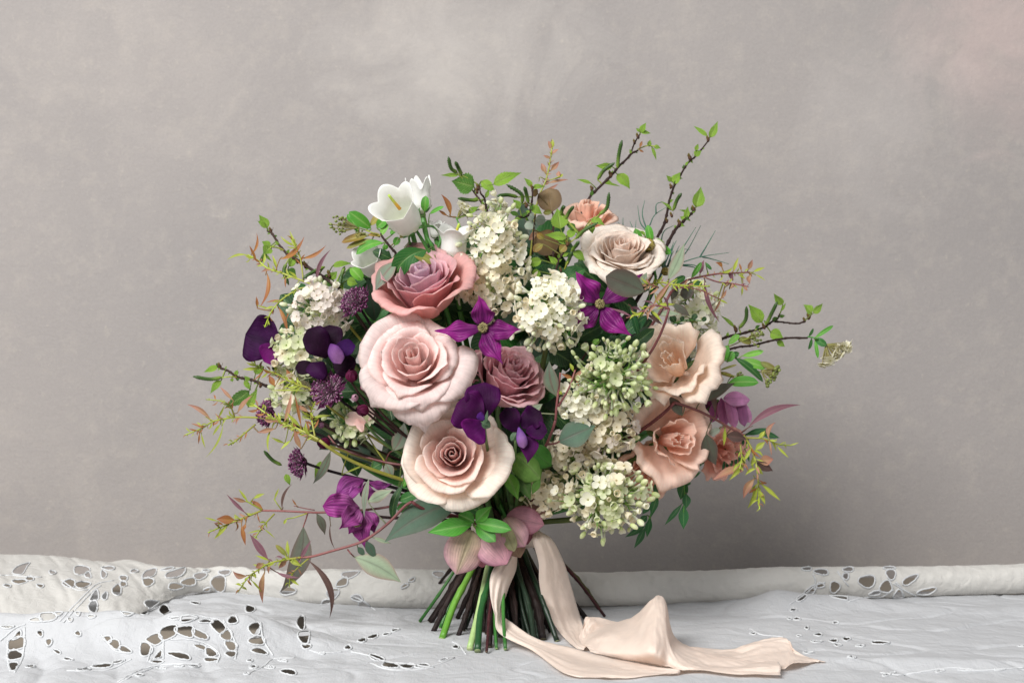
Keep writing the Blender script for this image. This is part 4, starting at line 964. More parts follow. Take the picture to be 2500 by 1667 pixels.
# lisianthus
many_petals('lisianthus', 'pale peach ruffled lisianthus beside the green lilac buds', 'lisianthus', 'F', 180, 1220, -0.070, 112, (-0.38, -0.85, 0.42),
            ('f8dec2', 'fceada', 'fae3d0', 'fef2e6'), ts=[0.02,.10,.2,.34,.5,.72,.84,.93,1], o=1.0, Wi=105, Wo=60, curl=0.07, ripple=0.11, rf=7, fringe=0.045, pref='gd', seed=41, cupd=1.05, dip=0.10, jit=0.22, tmin=0.001)
many_petals('lisianthus', 'salmon pink frilled lisianthus below the pale peach one', 'lisianthus', 'I', 1075, 755, -0.062, 116, (0.34, -0.92, 0.10),
            ('fbd0bc', 'fdddcc', 'fcddca', 'feeadd'), ts=[0.02,.10,.2,.34,.5,.72,.84,.93,1], o=1.0, Wi=105, Wo=60, curl=0.05, ripple=0.12, rf=7.5, fringe=0.06, pref='gd', seed=44, cupd=1.1, dip=0.10, jit=0.22, tmin=0.001)
many_petals('lisianthus', 'peach lisianthus half hidden behind the lowest lilac', 'lisianthus', 'I', 880, 990, -0.025, 84, (0.1, -0.8, -0.3),
            ('eebca6', 'f5d0bc', 'f3cab6', 'f9dac8'), ts=[0.02,.10,.2,.34,.5,.72,.84,.93,1], o=1.0, Wi=105, Wo=60, ripple=0.11, rf=6, fringe=0.05, pref='gd', seed=47, dip=0.10, jit=0.22, tmin=0.001)
many_petals('lisianthus', 'apricot lisianthus behind the birch twigs above the ivory rose', 'lisianthus', 'B', 600, 1020, 0.015, 76, (0.0, -0.45, 0.9),
            ('f4c6aa', 'fad8c4', 'f8d0b8', 'fde4d4'), ts=[0.02,.10,.2,.34,.5,.72,.84,.93,1], o=0.9, Wi=105, Wo=60, ripple=0.11, rf=6, fringe=0.05, pref='gd', seed=50, dip=0.12, cupd=1.5, tmin=0.12)
many_petals('lisianthus', 'deep peach lisianthus behind the grey eucalyptus leaf at the right', 'lisianthus', 'J', 850, 800, -0.015, 72, (0.4, -0.9, -0.2),
            ('ecb4a2', 'f3c6b6', 'f1beac', 'f9d2c4'), ts=[0.02,.10,.2,.34,.5,.72,.84,.93,1], o=1.0, Wi=105, Wo=60, ripple=0.11, rf=6, fringe=0.06, pref='gd', seed=53, dip=0.10, jit=0.22, tmin=0.001)

# ------------------------------------------------------------------ clematis
MG = ('5e0e58', 'a4208e', '640e5e')
clematis('magenta clematis with four pointed tepals beside the mauve rose', 'D', (1330, 790), [
    (1290, 482, 118, -0.012, dict(bow=0.06, twist=.5, fold=.4)), (1690, 792, 105, -0.006, dict(bow=0.08)), (1520, 1122, 112, -0.012, dict(bow=0.06)), (868, 800, 108, -0.004, dict(bow=-0.08))], -0.128, MG, seed=3)
clematis('magenta clematis under the dark rounded eucalyptus leaf', 'E', (1035, 565), [
    (812, 250, 118, -0.010, dict(bow=-.04, twist=-.4, fold=.4)), (1455, 262, 112, 0.008, dict()), (1340, 852, 112, -0.012, dict(bow=.10)), (738, 797, 112, -0.008, dict(bow=-.06))], -0.098, MG, seed=5)
clematis('nodding magenta clematis showing cream stamens beneath the astrantia stems', 'K', (1570, 400), [
    (1210, 372, 118, -0.010, dict(base=(1580, 400), bow=.05, cup=.3, arch=.12, shp='fan')), (1370, 588, 115, -0.016, dict(base=(1560, 380), cup=.3, arch=.12)),
    (1605, 768, 120, -0.006, dict(base=(1580, 420), arch=.12, by=0.01)), (1700, 640, 90, 0.004, dict(base=(1600, 400), arch=.1, bow=-.1, by=.008)), (1455, 640, 90, -.002, dict(base=(1570, 440), arch=.1))], -0.040,
    ('a05a92', '9a2a86', '7a1a70'), boss=(1545, 500), seed=7)
clematis('magenta clematis hanging open with its pale back turned out', 'K', (1620, 115), [
    (1320, 350, 95, -0.008, dict(base=(1620, 110), arch=.18, bow=.16)), (1400, 330, 90, -0.014, dict(base=(1600, 120), arch=.1)), (1875, 160, 46, 0.004, dict(base=(1630, 140), arch=.1, bow=.1)),
    (1655, 345, 80, 0.006, dict(base=(1620, 130)))], -0.035, ('8e3a80', 'a0489a', '7c2c78'), stam=False, seed=8)

# ------------------------------------------------------------------ sweet peas
DP, DK, LV, GR = ('2a0840', '4e1068'), ('1c0720', '2b0a34'), ('8f7fc4', '46207e'), ('4f6b50', '3f5a40')
petals_px('sweet_pea', 'deep violet sweet pea standing clear of the bouquet above a birch twig', 'sweet pea', 'C', -0.030, (930, 1370), [
    ('standard', 930, 1370, 585, 1240, 235, ('3c1258', '2e0a44', '240830', '16062a'), dict(shp='fan', wave=.22, wf=1.3, arch=.12, cup=.15, ea=.5)),
    ('wing', 925, 1370, 760, 1500, 125, ('52146a', '681a7c', '4e1068'), dict(Y=(-.004, -.01), arch=.2, cup=.3)),
    ('calyx', 1010, 1380, 885, 1350, 42, GR, dict(shp='oval', Y=(-.012, -.014), mat='leaf', cup=-.5, wave=0)), ('sepal', 960, 1350, 905, 1275, 14, GR, dict(shp='lance', Y=(-.014, -.014), mat='leaf'))], 'velvet', seed=2)
petals_px('sweet_pea', 'blackish purple sweet pea with lavender keel over the large astrantia', 'sweet pea', 'C', -0.075, (1380, 1420), [
    ('standard', 1370, 1460, 1180, 1190, 150, ('230a2c', '1c0826', '2e0e44'), dict(arch=.2, cup=-.25, twist=.5)), ('standard', 1400, 1420, 1390, 1150, 130, ('1c0724', '1d0828', '2c0c3c'), dict(Y=(.004, .01), arch=.1)),
    ('wing', 1430, 1400, 1640, 1350, 80, ('2c1050', '3c1672', '2a0c4c'), dict(Y=(-.008, -.016), arch=.15)), ('keel', 1400, 1330, 1500, 1520, 70, ('6a4aa8', '9a8cc8', '54309a'), dict(Y=(-.014, -.022), arch=.3, cup=-.4)),
    ('wing', 1420, 1450, 1620, 1600, 110, ('1a0622', '24082c'), dict(Y=(0, -.006))), ('standard', 1330, 1500, 1230, 1650, 110, ('240a34', '34104c'), dict(Y=(-.004, -.012), cup=-.4, arch=.2)),
    ('wing', 1290, 1560, 1060, 1560, 70, ('1a0620', '1e0826'), dict(Y=(0, .0)))], 'velvet', seed=3)
petals_px('sweet_pea', 'rich violet heart-shaped sweet pea overlapping the cream rose', 'sweet pea', 'H', -0.142, (1340, 510), [
    ('standard', 1330, 500, 1080, 330, 205, ('22062e', '440e58', '561270'), dict(shp='fan', wave=.16, arch=.10, cup=.12)), ('standard', 1335, 490, 1345, 130, 175, ('1c0528', '380c4c', '4c1064'), dict(shp='fan', wave=.18, arch=.08, Y=(.002, .004), bow=-.05)),
    ('standard', 1330, 510, 1180, 650, 150, ('3e1058', '581270', '6c1c84'), dict(shp='fan', wave=.2, Y=(-.002, -.004))), ('keel', 1345, 490, 1280, 430, 38, ('5a3aa0', '4a2a88'), dict(Y=(-.006, -.008), cup=-.4)),
    ('calyx', 1400, 560, 1330, 500, 45, GR, dict(shp='oval', Y=(-.008, -.010), mat='leaf', cup=-.5, wave=0)), ('sepal', 1360, 520, 1375, 395, 16, GR, dict(shp='lance', Y=(-.010, -.012), mat='leaf')),
    ('sepal', 1380, 540, 1305, 505, 14, GR, dict(shp='lance', Y=(-.010, -.012), mat='leaf'))], 'velvet', seed=4)
petals_px('sweet_pea', 'indigo sweet pea with pale lilac keel under the spray rose', 'sweet pea', 'H', -0.125, (1640, 660), [
    ('standard', 1650, 620, 1550, 370, 100, ('2a083c', '240630', '3c0c50'), dict(shp='fan', wave=.25)), ('standard', 1700, 560, 1880, 410, 120, ('28083c', '20062c', '440e5c'), dict(shp='fan', wave=.28, Y=(0, -.006))),
    ('wing', 1740, 600, 1945, 600, 85, ('340c4c', '2c0a40', '50126a'), dict(Y=(-.004, -.012), wave=.25)), ('wing', 1720, 640, 1755, 905, 95, ('42145e', '420c54', '56166e'), dict(Y=(-.006, -.014), shp='birch', bow=-.12)),
    ('keel', 1670, 560, 1720, 760, 50, ('6f5ec0', 'a49ad8', '5a3cae'), dict(Y=(-.012, -.016), cup=-.5, arch=.2)), ('calyx', 1600, 690, 1650, 610, 34, GR, dict(shp='oval', Y=(-.014, -.014), mat='leaf', cup=-.4, wave=0))], 'velvet', seed=5)

# ------------------------------------------------------------------ hellebores
HP = ('b9a084', 'b57a8c', 'a86a86', 'a09070')
petals_px('hellebore', 'dusky pink nodding hellebore hanging over the cut stems', 'hellebore', 'L', -0.085, (660, 300), [
    ('sepal', 640, 350, 500, 752, 185, ('d8cca6', 'e0b6ba', 'cc94b0', 'c2bc90'), dict(shp='hel', arch=.10, cup=-.322, ma=.7)), ('sepal', 700, 380, 740, 690, 120, ('bc848c', 'c87e8e', 'b06a88'), dict(shp='hel', Y=(.010, .012))),
    ('sepal', 740, 360, 960, 660, 172, ('d2b4b0', 'daa2b2', 'c88cac'), dict(shp='hel', arch=.1, cup=-.32, Y=(.004, -.004))), ('sepal', 760, 420, 800, 675, 80, ('a06070', 'a86a78'), dict(shp='hel', Y=(.016, .018))),
    ('bract', 650, 300, 240, 372, 85, ('4f9a34', '3f8a28', '4a9430', '8cc070'), dict(shp='lance', mat='leaf', Y=(-.006, -.018), fold=.25, wave=0, ma=.4)), ('bract', 665, 280, 520, 205, 62, ('4a9030', '3c8226', '4a9430', '8cc070'), dict(shp='oval', mat='leaf', Y=(-.006, -.006), fold=.3, wave=0)),
    ('bract', 675, 280, 822, 132, 58, ('57a236', '4b962e', '4a9430', '8cc070'), dict(shp='lance', mat='leaf', Y=(-.008, -.012), fold=.3, wave=0)), ('bract', 680, 285, 1005, 345, 62, ('4f9c30', '3f8c28', '4a9430', '9ccc80'), dict(shp='oval', mat='leaf', Y=(-.008, -.022), fold=.25, wave=0)),
    ('bract', 685, 300, 860, 455, 66, ('46902e', '3a8028', '4a9430', '8cc070'), dict(shp='oval', mat='leaf', Y=(-.006, -.020), fold=.25, wave=0))], 'helle', seed=6, pref='gG', topcol='7a9a4a')
petals_px('hellebore', 'mauve veined hellebore beside the ribbon under green bracts', 'hellebore', 'L', -0.070, (920, 225), [
    ('sepal', 960, 220, 1300, 300, 130, ('c08c98', 'd49cae', 'c0809a', 'b08a8e'), dict(shp='hel', arch=.14, cup=-.325)), ('sepal', 940, 240, 1125, 500, 125, ('ccb2a6', 'd4a4b2', 'c08aa2', 'b8aa8c'), dict(shp='hel', arch=.1, cup=-.325, Y=(-.004, -.014))),
    ('sepal', 1080, 300, 1150, 480, 85, ('945c6c', 'a86a7a'), dict(shp='hel', Y=(.006, .010))), ('sepal', 930, 300, 1030, 545, 62, ('b0ac80', 'b5b48a', 'a09c70', 'a8a478'), dict(shp='oval', Y=(-.010, -.018))),
    ('sepal', 980, 380, 1085, 600, 95, ('aa8c78', 'b0967c', 'a87c78'), dict(shp='hel', Y=(.000, -.006))), ('sepal', 1080, 150, 1335, 200, 50, ('b08a88', 'c09a90'), dict(shp='lance', Y=(.004, .004), arch=.1))], 'helle', seed=7, pref='gG')
petals_px('hellebore', 'plum hellebore with hanging pleated sepals beside the salmon lisianthus', 'hellebore', 'J', -0.030, (830, 380), [
    ('sepal', 820, 380, 770, 560, 46, ('7c3a66', 'a05a88', 'b06e9c'), dict(shp='oval', Y=(.004, .0))), ('sepal', 850, 360, 885, 590, 50, ('8c4674', 'b678a2', 'c68eb4'), dict(shp='oval', cup=-.4)), ('sepal', 900, 350, 965, 600, 48, ('94507c', 'bc82aa', 'cc96bc'), dict(shp='oval', cup=-.4, Y=(-.006, -.006))),
    ('sepal', 960, 350, 1085, 560, 50, ('9c5682', 'c490b6', 'cc96bc'), dict(shp='oval', cup=-.4, Y=(-.002, .004))), ('sepal', 870, 370, 1080, 380, 62, ('b47aa4', 'c48cb4', 'd09ec2'), dict(shp='hel', Y=(-.008, .0), cup=-.3, arch=.12)), ('sepal', 700, 430, 820, 430, 60, ('5c2248', '6c2f58'), dict(Y=(.01, .006))), ('sepal', 920, 380, 925, 570, 44, ('7a3a64', '94588a'), dict(shp='oval', cup=-.4, Y=(.006, .004))), ('sepal', 1000, 370, 1040, 590, 44, ('84406c', 'a06a96', 'b880a8'), dict(shp='oval', cup=-.4, Y=(-.004, .0)))], 'helle', seed=8, pref='dg', gain=1.5)
petals_px('hellebore', 'apple green hellebore between the cream rose and the white lilac', 'hellebore', 'H', -0.092, (1700, 850), [
    ('sepal', 1640, 820, 1880, 1060, 150, ('6a9a3e', '82ae58', '5a8a34', '9cc070'), dict(shp='hel', arch=.1, cup=-.32, n=(0, -1, .7))), ('sepal', 1760, 760, 1985, 930, 110, ('3f7a2c', '4a8632', '356a26'), dict(shp='hel', Y=(.008, .004))), ('sepal', 1540, 970, 1665, 1250, 70, ('5c9434', '6ea83e', '4a8030', '9ac070'), dict(shp='lance', Y=(-.004, -.010), fold=.2)),
    ('sepal', 1660, 970, 1785, 1252, 70, ('4a6e34', '5a8040', '3c6028', '84a060'), dict(shp='lance', Y=(.004, .0))), ('sepal', 1880, 1040, 1800, 1200, 40, ('5c8c3c', '6c9c48'), dict(shp='lance'))], 'helle', seed=9, pref='dg')

# ------------------------------------------------------------------ astrantia
gA = 'plum astrantia on the left of the bouquet'
astrantia('round plum astrantia against the mauve rose', 'C', 1615, 905, -0.065, 168, (-0.5, -0.75, 0.55), None, 1)
astrantia('large loose plum astrantia beside the pale pink rose', 'G', 1395, 270, -0.082, 190, (-0.35, -0.9, 0.3), None, 2)
astrantia('small plum astrantia behind yellow shoots with striped bracts', 'G', 800, 500, -0.030, 140, (-0.75, -0.6, 0.15), None, 3)
astrantia('sideways plum astrantia on a dark stem below the yellow shoots', 'G', 1105, 985, -0.030, 150, (-0.85, -0.5, -0.1), None, 4)
plum_bud('glossy plum astrantia bud tucked against the pale pink rose', 'G', 1640, 145, -0.092, 80, (0.1, -0.5, 0.8), None, 1)
plum_bud('wine red astrantia bud above a cream petal', 'G', 1745, 475, -0.090, 78, (-0.6, -0.5, 0.1), None, 2)
plum_bud('round dark astrantia bud beneath bright yellow shoots', 'G', 1375, 790, -0.055, 76, (-0.7, -0.6, 0.0), None, 3)
plum_bud('tiny striped astrantia bud with pale lines beside the large astrantia', 'G', 1672, 355, -0.095, 48, (0.2, -0.8, 0.3), None, 4, cols=('9a5a78', 'c9a4b4'))
plum_bud('tiny pink-tipped astrantia bud near the edge of the pale rose', 'G', 1755, 255, -0.100, 44, (0.0, -0.4, 0.8), None, 5, cols=('7a2a50', '9a5070'))
plum_bud('small faded astrantia bud hanging in the green lilac', 'G', 1350, 620, -0.055, 40, (-0.4, -0.8, 0.1), None, 6, cols=('7a5068', '94708a'))

# ------------------------------------------------------------------ lilac
lilac('tall white lilac spike with green buds under the birch catkins', 'A', 1600, 880, -0.062, 74, 116, 130, ['white', 'white', 'cream'], 0.35, seed=1, grad=(0, -0.45), tap=True)
lilac('creamy lilac between the mauve rose and the white lilac', 'A', 1530, 1290, -0.068, 72, 62, 70, ['cream', 'cream', 'white'], 0.06, seed=2)
lilac('full white lilac head between the two magenta clematis', 'E', 560, 640, -0.098, 86, 92, 130, ['white', 'white', 'white', 'cream'], 0.28, seed=3, grad=(0, 0.5))
lilac('pale green lilac in tight bud beside the peach lisianthus', 'E', 1160, 1250, -0.100, 92, 82, 130, ['green', 'green', 'green', 'cream'], 1.0, seed=4, inner=.2)
lilac('pure white lilac florets next to the grey eucalyptus leaf', 'I', 440, 500, -0.090, 62, 50, 60, ['white'], 0.03, seed=5)
lilac('cream lilac florets left of the salmon lisianthus', 'I', 600, 700, -0.078, 70, 72, 84, ['cream', 'cream', 'pink'], 0.04, seed=6)
lilac('aged cream lilac under the grey eucalyptus leaf', 'I', 350, 850, -0.072, 56, 50, 56, ['cream', 'pink'], 0.04, seed=7)
lilac('lowest ivory lilac head hanging in front of the bare wall', 'I', 590, 1190, -0.082, 104, 92, 150, ['cream', 'white', 'green'], 0.50, seed=8, grad=(0.25, 0.3))
lilac('small beige lilac beside the green hellebore leaves', 'I', 165, 1150, -0.065, 52, 46, 46, ['cream'], 0.06, seed=9)
lilac('blush lilac head behind the round plum astrantia', 'C', 1300, 1010, -0.040, 72, 74, 96, ['pink', 'pink', 'white'], 0.16, seed=10, grad=(-0.3, -0.3))
lilac('greenish lilac between the two dark sweet pea blooms', 'C', 1070, 1410, -0.035, 58, 62, 60, ['green', 'cream'], 0.3, seed=11)
lilac('pale green-white lilac behind the vine at the right of the bouquet', 'F', 370, 740, 0.010, 58, 92, 80, ['white', 'white', 'green'], 0.10, seed=12)
lilac('cream lilac glimpsed behind the yellow shoots and astrantia', 'G', 1070, 300, -0.020, 52, 66, 46, ['cream', 'green'], 0.2, seed=13)
lilac('green lilac buds in the shade of the pale pink rose', 'G', 1640, 600, -0.045, 50, 40, 36, ['green'], 0.7, seed=14)

# ------------------------------------------------------------------ white bell flowers
campanula('open white bell flower showing its yellow pistil', 'A', (800, 700), (615, 440), -0.060, 165, -0.034, 5, None, 1, flare=0.35, pistil=((690, 510), (585, 380)))
campanula('upright white bell flower with pointed tips behind the open bell', 'A', (905, 560), (870, 270), -0.030, 105, -0.006, 5, None, 2.2, flare=0.12, point=1)
campanula('narrow-waisted white bell flower resting on the mauve rose', 'A', (1190, 1010), (1215, 690), -0.060, 135, -0.006, 5, None, 3, flare=0.42, pistil=((1220, 760), (1260, 650)))
campanula('white bell flower half hidden behind leaves left of the mauve rose', 'A', (470, 1130), (360, 950), -0.035, 110, -0.02, 5, None, 4, flare=0.4)
campanula('white bell flower tucked behind the narrow-waisted bell', 'A', (1040, 800), (1035, 640), -0.020, 62, -0.004, 5, None, 5, flare=0.35)
campanula('white bell flower behind the clematis and the ivory rose', 'E', (800, 640), (780, 440), -0.060, 95, -0.01, 5, None, 6, flare=0.35)
# ------------------------------------------------------------------ birch twigs with catkins
sprig('birch_twig', 'tall birch twig with catkins rising behind the ivory rose', 'twig', 'B', 0.0, 0.03,
  [('wood', [(285,1560),(310,1330),(480,1085),(560,930),(640,770),(820,590),(930,470),(1030,370),(1085,340)], 17, 9), ('wood', [(1020,370),(1050,290),(1085,225),(1110,180)], 8, 6), ('yel', [(1085,335),(1170,300),(1260,305)], 7, 5)],
  [('birch',840,500,680,490,36),('birch',890,570,1010,715,54,dict(bow=-.1)),('birch',640,660,498,620,18),('birch',760,655,932,692,13),('birch',1112,172,1166,78,30),('birch',1112,172,1212,182,24),('birch',1105,165,1068,128,14),
   ('birch',1190,300,1205,240,22),('birch',1240,305,1308,322,22),('birch',1220,310,1265,442,16),('rust',1105,320,1130,250,14),('rust',1095,335,1145,362,10)],
  [[(890,520),(905,380),(935,245)],[(700,625),(760,535),(865,462)]], [(828,580,24),(1088,212,20),(1056,266,17),(648,712,20)], auto=[(0,.25,1,5,62,['birch','birch','birchd'])], seed=1)
sprig('birch_twig', 'slender birch twig reaching highest at the right', 'twig', 'B', 0.0, 0.04,
  [('wood', [(1270,1180),(1340,1040),(1365,930),(1385,820),(1430,680),(1500,560),(1560,460),(1640,390),(1760,240)], 14, 7)],
  [('birch',1772,220,1852,62,38),('birch',1752,205,1618,108,22),('birch',1630,395,1698,345,36),('birch',1640,345,1665,278,20),('birch',1430,662,1495,550,46),('birch',1408,640,1358,580,24),('birch',1412,912,1298,828,22)],
  [[(1425,920),(1460,820),(1505,752)]], [(1585,415,24),(1760,240,20),(1405,692,18),(1365,1020,18),(1410,965,18)], auto=[(0,.25,1,5,62,['birch','birch','birchd'])], seed=2)
sprig('birch_twig', 'short birch twig ending in one broad leaf at the upper right', 'twig', 'B', 0.0, 0.03,
  [('wood', [(1350,1275),(1450,1100),(1540,1010),(1610,940),(1625,900)], 17, 10)],
  [('birch',1640,885,1690,688,66),('birch',1545,990,1566,878,28),('birch',1592,945,1478,910,16),('birch',1540,1005,1488,978,26)], [], [(1622,912,24),(1485,1040,22)], auto=[(0,.25,1,5,62,['birch','birch','birchd'])], seed=3)
sprig('birch_twig', 'birch twig with a broad dark leaf beside the white bells', 'twig', 'A', -0.03, 0.0,
  [('wood', [(1625,725),(1560,580),(1500,480),(1400,340)], 16, 9), ('wood', [(1520,500),(1490,400),(1455,360),(1440,280)], 10, 7)],
  [('birchd',1402,300,1185,245,108,dict(n=(0.1,-1,.3))),('birch',1252,186,1078,190,20),('birch',1470,245,1608,358,50),('birch',1588,275,1856,165,62),('birch',1510,402,1545,320,20),('birch',1345,552,1450,488,32)],
  [[(1240,165),(1180,120),(1155,12)],[(1285,190),(1250,120),(1220,58)],[(1440,430),(1340,425),(1245,410)]], [(1440,310,22),(1430,345,20)], auto=[(0,.25,1,5,62,['birch','birch','birchd'])], seed=4)
sprig('birch_twig', 'leafy birch twig in front of the round brown leaves', 'twig', 'B', -0.055, -0.02,
  [('wood', [(-300,1320),(-200,1120),(-60,1000),(20,980),(60,870),(75,690)], 15, 8)],
  [('birch',75,690,-5,605,28),('birch',80,700,205,690,32),('birch',65,880,172,955,42),('birch',-45,900,-110,810,40),('birchd',-60,960,-150,930,24)],
  [[(-60,790),(-160,770),(-265,780)],[(-20,850),(-30,760),(-170,670)],[(40,850),(20,760),(0,690)]], [(75,700,18),(20,870,22)], auto=[(0,.25,1,5,62,['birch','birch','birchd'])], seed=5)
sprig('birch_twig', 'drooping birch twig with long catkins across the apricot lisianthus', 'twig', 'B', -0.06, -0.06,
  [('wood', [(285,1570),(320,1420),(380,1320),(420,1240)], 11, 8), ('yel', [(420,1240),(480,1190),(560,1120)], 8, 5), ('yel', [(385,1480),(420,1400),(450,1320)], 8, 5)],
  [('birch',345,1092,315,898,84,dict(n=(0,-1,.4))),('birch',405,1175,195,1150,42),('birch',400,1242,280,1150,40),('birch',412,1165,512,1100,44),('birchd',490,1090,388,1042,34),('birch',640,1000,772,1065,48),('birch',640,1060,652,1142,34),
   ('birch',470,1312,582,1402,50),('birch',165,1392,-8,1430,46),('birch',315,1422,228,1350,30),('birch',150,1500,58,1560,42),('bronze',190,1190,120,1140,30),('bronze',180,1240,85,1310,42),('bronze',340,1310,400,1250,40)],
  [[(490,1190),(570,1110),(705,1035)],[(715,960),(790,890),(812,745)],[(455,1300),(490,1260),(525,1210)],[(400,1440),(430,1380),(455,1310)],[(395,1000),(430,930),(475,875)],[(350,960),(365,900),(385,880)]], [(415,1240,22),(350,1490,18)], auto=[(0,.25,1,5,62,['birch','birch','birchd'])], seed=6)
sprig('birch_twig', 'birch twig slanting over the upper left of the bouquet', 'twig', 'C', -0.03, 0.02,
  [('wood', [(1475,790),(1340,690),(1200,600),(1090,520),(1000,465),(920,370),(850,265),(805,240)], 17, 10), ('yel', [(960,440),(890,410),(825,405)], 9, 6)],
  [('birch',795,222,715,95,46),('birch',785,205,698,152,22),('birch',825,400,742,350,34),('birch',820,400,755,478,52),('birch',770,470,840,542,16),('birch',1010,592,1065,465,36),('birchd',990,620,1075,695,48),('birchd',1330,680,1455,785,62),('birch',1400,705,1465,635,38),
   ('birch',1420,585,1612,562,36),('birch',1485,862,1525,735,28),('lgreen',1585,600,1702,725,62),('birch',1560,720,1660,760,45)],
  [[(770,470),(750,505),(732,545)],[(975,565),(955,640),(998,765)],[(1345,592),(1240,640),(1135,705)],[(1535,590),(1505,680),(1482,785)]], [(828,250,20),(1160,582,24),(1390,672,26),(1080,545,18)], auto=[(0,.25,1,5,62,['birch','birch','birchd'])], seed=7)
sprig('birch_twig', 'low birch twig pointing left with one long catkin', 'twig', 'G', -0.01, 0.03,
  [('wood', [(920,270),(820,245),(700,190),(560,160),(480,110),(420,80),(370,60)], 15, 9), ('yel', [(560,165),(480,155),(400,165)], 8, 5)],
  [('birch',365,62,225,112,32),('birch',392,190,288,318,38),('birch',530,145,552,88,24),('birch',615,190,680,290,26),('birchd',660,290,430,450,62),('birch',650,445,742,268,46),('birch',495,170,500,205,18),('birch',1350,962,1285,1138,30),('birch',1010,1085,1052,1195,30),
   ('birch',800,60,700,110,40),('birch',720,130,780,20,36)],
  [[(405,160),(280,178),(122,152)],[(972,1002),(880,950),(800,862)],[(960,135),(920,95),(880,65)],[(1010,215),(980,180),(960,165)]], [(380,60,22),(545,170,20),(770,240,20)], auto=[(0,.25,1,5,62,['birch','birch','birchd'])], seed=8)
sprig('birch_twig', 'birch twig reaching out to the right over spirea leaves', 'twig', 'F', 0.0, 0.03,
  [('wood', [(560,990),(640,970),(720,945),(900,900),(1040,860),(1120,800),(1175,770),(1195,730)], 15, 8), ('wood', [(1140,805),(1260,812),(1385,820),(1430,795)], 9, 8)],
  [('birch',752,852,618,742,20),('birch',1020,812,888,638,62),('birch',1218,642,1132,532,38),('birch',1495,725,1415,640,55),('birch',1510,722,1603,628,36),('birch',1102,900,1228,965,56),('birch',1165,992,1240,1045,30),('birch',1205,700,1250,620,14)],
  [[(800,870),(865,780),(872,658)],[(1062,830),(1110,730),(1168,612)]], [(1428,795,18),(1470,762,22),(770,880,24),(1040,855,20)], auto=[(0,.25,1,5,62,['birch','birch','birchd'])], seed=9)

# ------------------------------------------------------------------ eucalyptus
YK = ['yel', 'yel', 'yel', 'rust', 'pink']
sprig('eucalyptus_branch', 'yellow-tipped eucalyptus shoot arching up at the left above the violet sweet pea', 'eucalyptus', 'C', -0.03, 0.0,
  [('yel', [(1300,790),(1150,735),(950,660),(800,610),(700,530),(610,480)], 12, 7), ('yel', [(1210,800),(1100,805),(930,910),(830,1030),(770,1170)], 10, 6), ('yel', [(1140,720),(1110,510),(1060,400),(1010,300)], 9, 6)],
  [('rust',785,640,712,990,26,dict(bow=-.22)),('rust',915,520,1150,300,28,dict(bow=.20)),('rust',1110,512,1358,385,18,dict(bow=.14)),('rust',640,480,690,268,13,dict(bow=.15)),('rust',690,530,622,388,13),('yel',612,482,408,530,13,dict(bow=.1)),('plum',1265,755,1402,428,20,dict(bow=-.1)),
   ('rust',892,965,990,1240,20,dict(bow=-.1)),('rust',1140,805,955,1175,10,dict(bow=.06)),('rust',925,910,780,935,10),('yel',885,620,842,480,14),('yel',1105,500,1005,240,15),('yel',1065,400,918,298,12,dict(bow=-.1)),('rust',700,990,690,875,14),('yel',830,1000,690,960,8),('rust',940,910,935,980,14),('rust',970,680,970,795,10)],
  auto=[(0,.25,1,14,95,YK),(1,.25,1,9,80,YK),(2,.2,1,7,80,YK)], pref='rwd', seed=21)
sprig('eucalyptus_branch', 'feathery yellow-green eucalyptus shoot spreading far left over the astrantia', 'eucalyptus', 'G', -0.04, 0.01,
  [('yel', [(900,560),(700,545),(510,545),(320,580),(220,640),(40,715)], 11, 6), ('yel', [(520,540),(480,440),(400,390),(250,372)], 9, 5), ('yel', [(720,610),(600,710),(530,770),(460,808)], 9, 6)],
  [('pink',300,575,66,420,22,dict(bow=.1)),('yel',412,592,240,928,11,dict(bow=-.14)),('pink',510,385,380,250,16),('pink',545,500,692,330,30),('pink',760,690,910,650,22),('yel',200,690,240,840,9),('rust',185,690,175,800,9),('rust',215,640,100,600,9),('yel',390,600,310,720,14),('yel',360,560,430,420,10)],
  auto=[(0,.3,1,16,80,YK),(1,.2,1,8,70,YK),(2,.2,1,8,70,YK)], pref='rwd', seed=22)
sprig('eucalyptus_branch', 'bright yellow eucalyptus shoot in front of the small astrantia', 'eucalyptus', 'G', -0.075, -0.055,
  [('yel', [(1330,760),(1200,690),(1080,635),(950,590),(830,510),(700,420)], 15, 7), ('yel', [(1290,730),(1265,600),(1250,500),(1290,400)], 10, 6)],
  [('pink',990,600,1062,308,22,dict(bow=.06)),('yel',1155,640,1018,500,18),('pink',1235,495,1108,418,18),('pink',1155,845,1092,660,28),('pink',910,650,735,690,22),('yel',880,640,852,885,12,dict(bow=.1)),('yel',1262,545,1452,525,15),('rust',1160,640,1095,320,14),('yel',1060,760,960,855,16),('yel',1000,790,870,735,14)],
  auto=[(0,.1,1,22,105,YK),(1,.15,1,10,95,YK)], pref='rwd', seed=23)
sprig('eucalyptus_branch', 'yellow eucalyptus shoot with bronze leaves above the large astrantia', 'eucalyptus', 'G', -0.06, -0.02,
  [('yel', [(1230,260),(1120,230),(1050,200),(930,130),(780,80),(690,20)], 11, 6)],
  [('rust',1080,190,1015,85,26),('rust',905,245,850,140,28),('yel',760,75,592,85,16),('yel',1000,140,1100,90,10),('rust',800,80,690,190,14,dict(bow=-.2)),('yel',1230,290,840,290,9)],
  auto=[(0,.1,1,20,95,YK)], pref='rwd', seed=24)
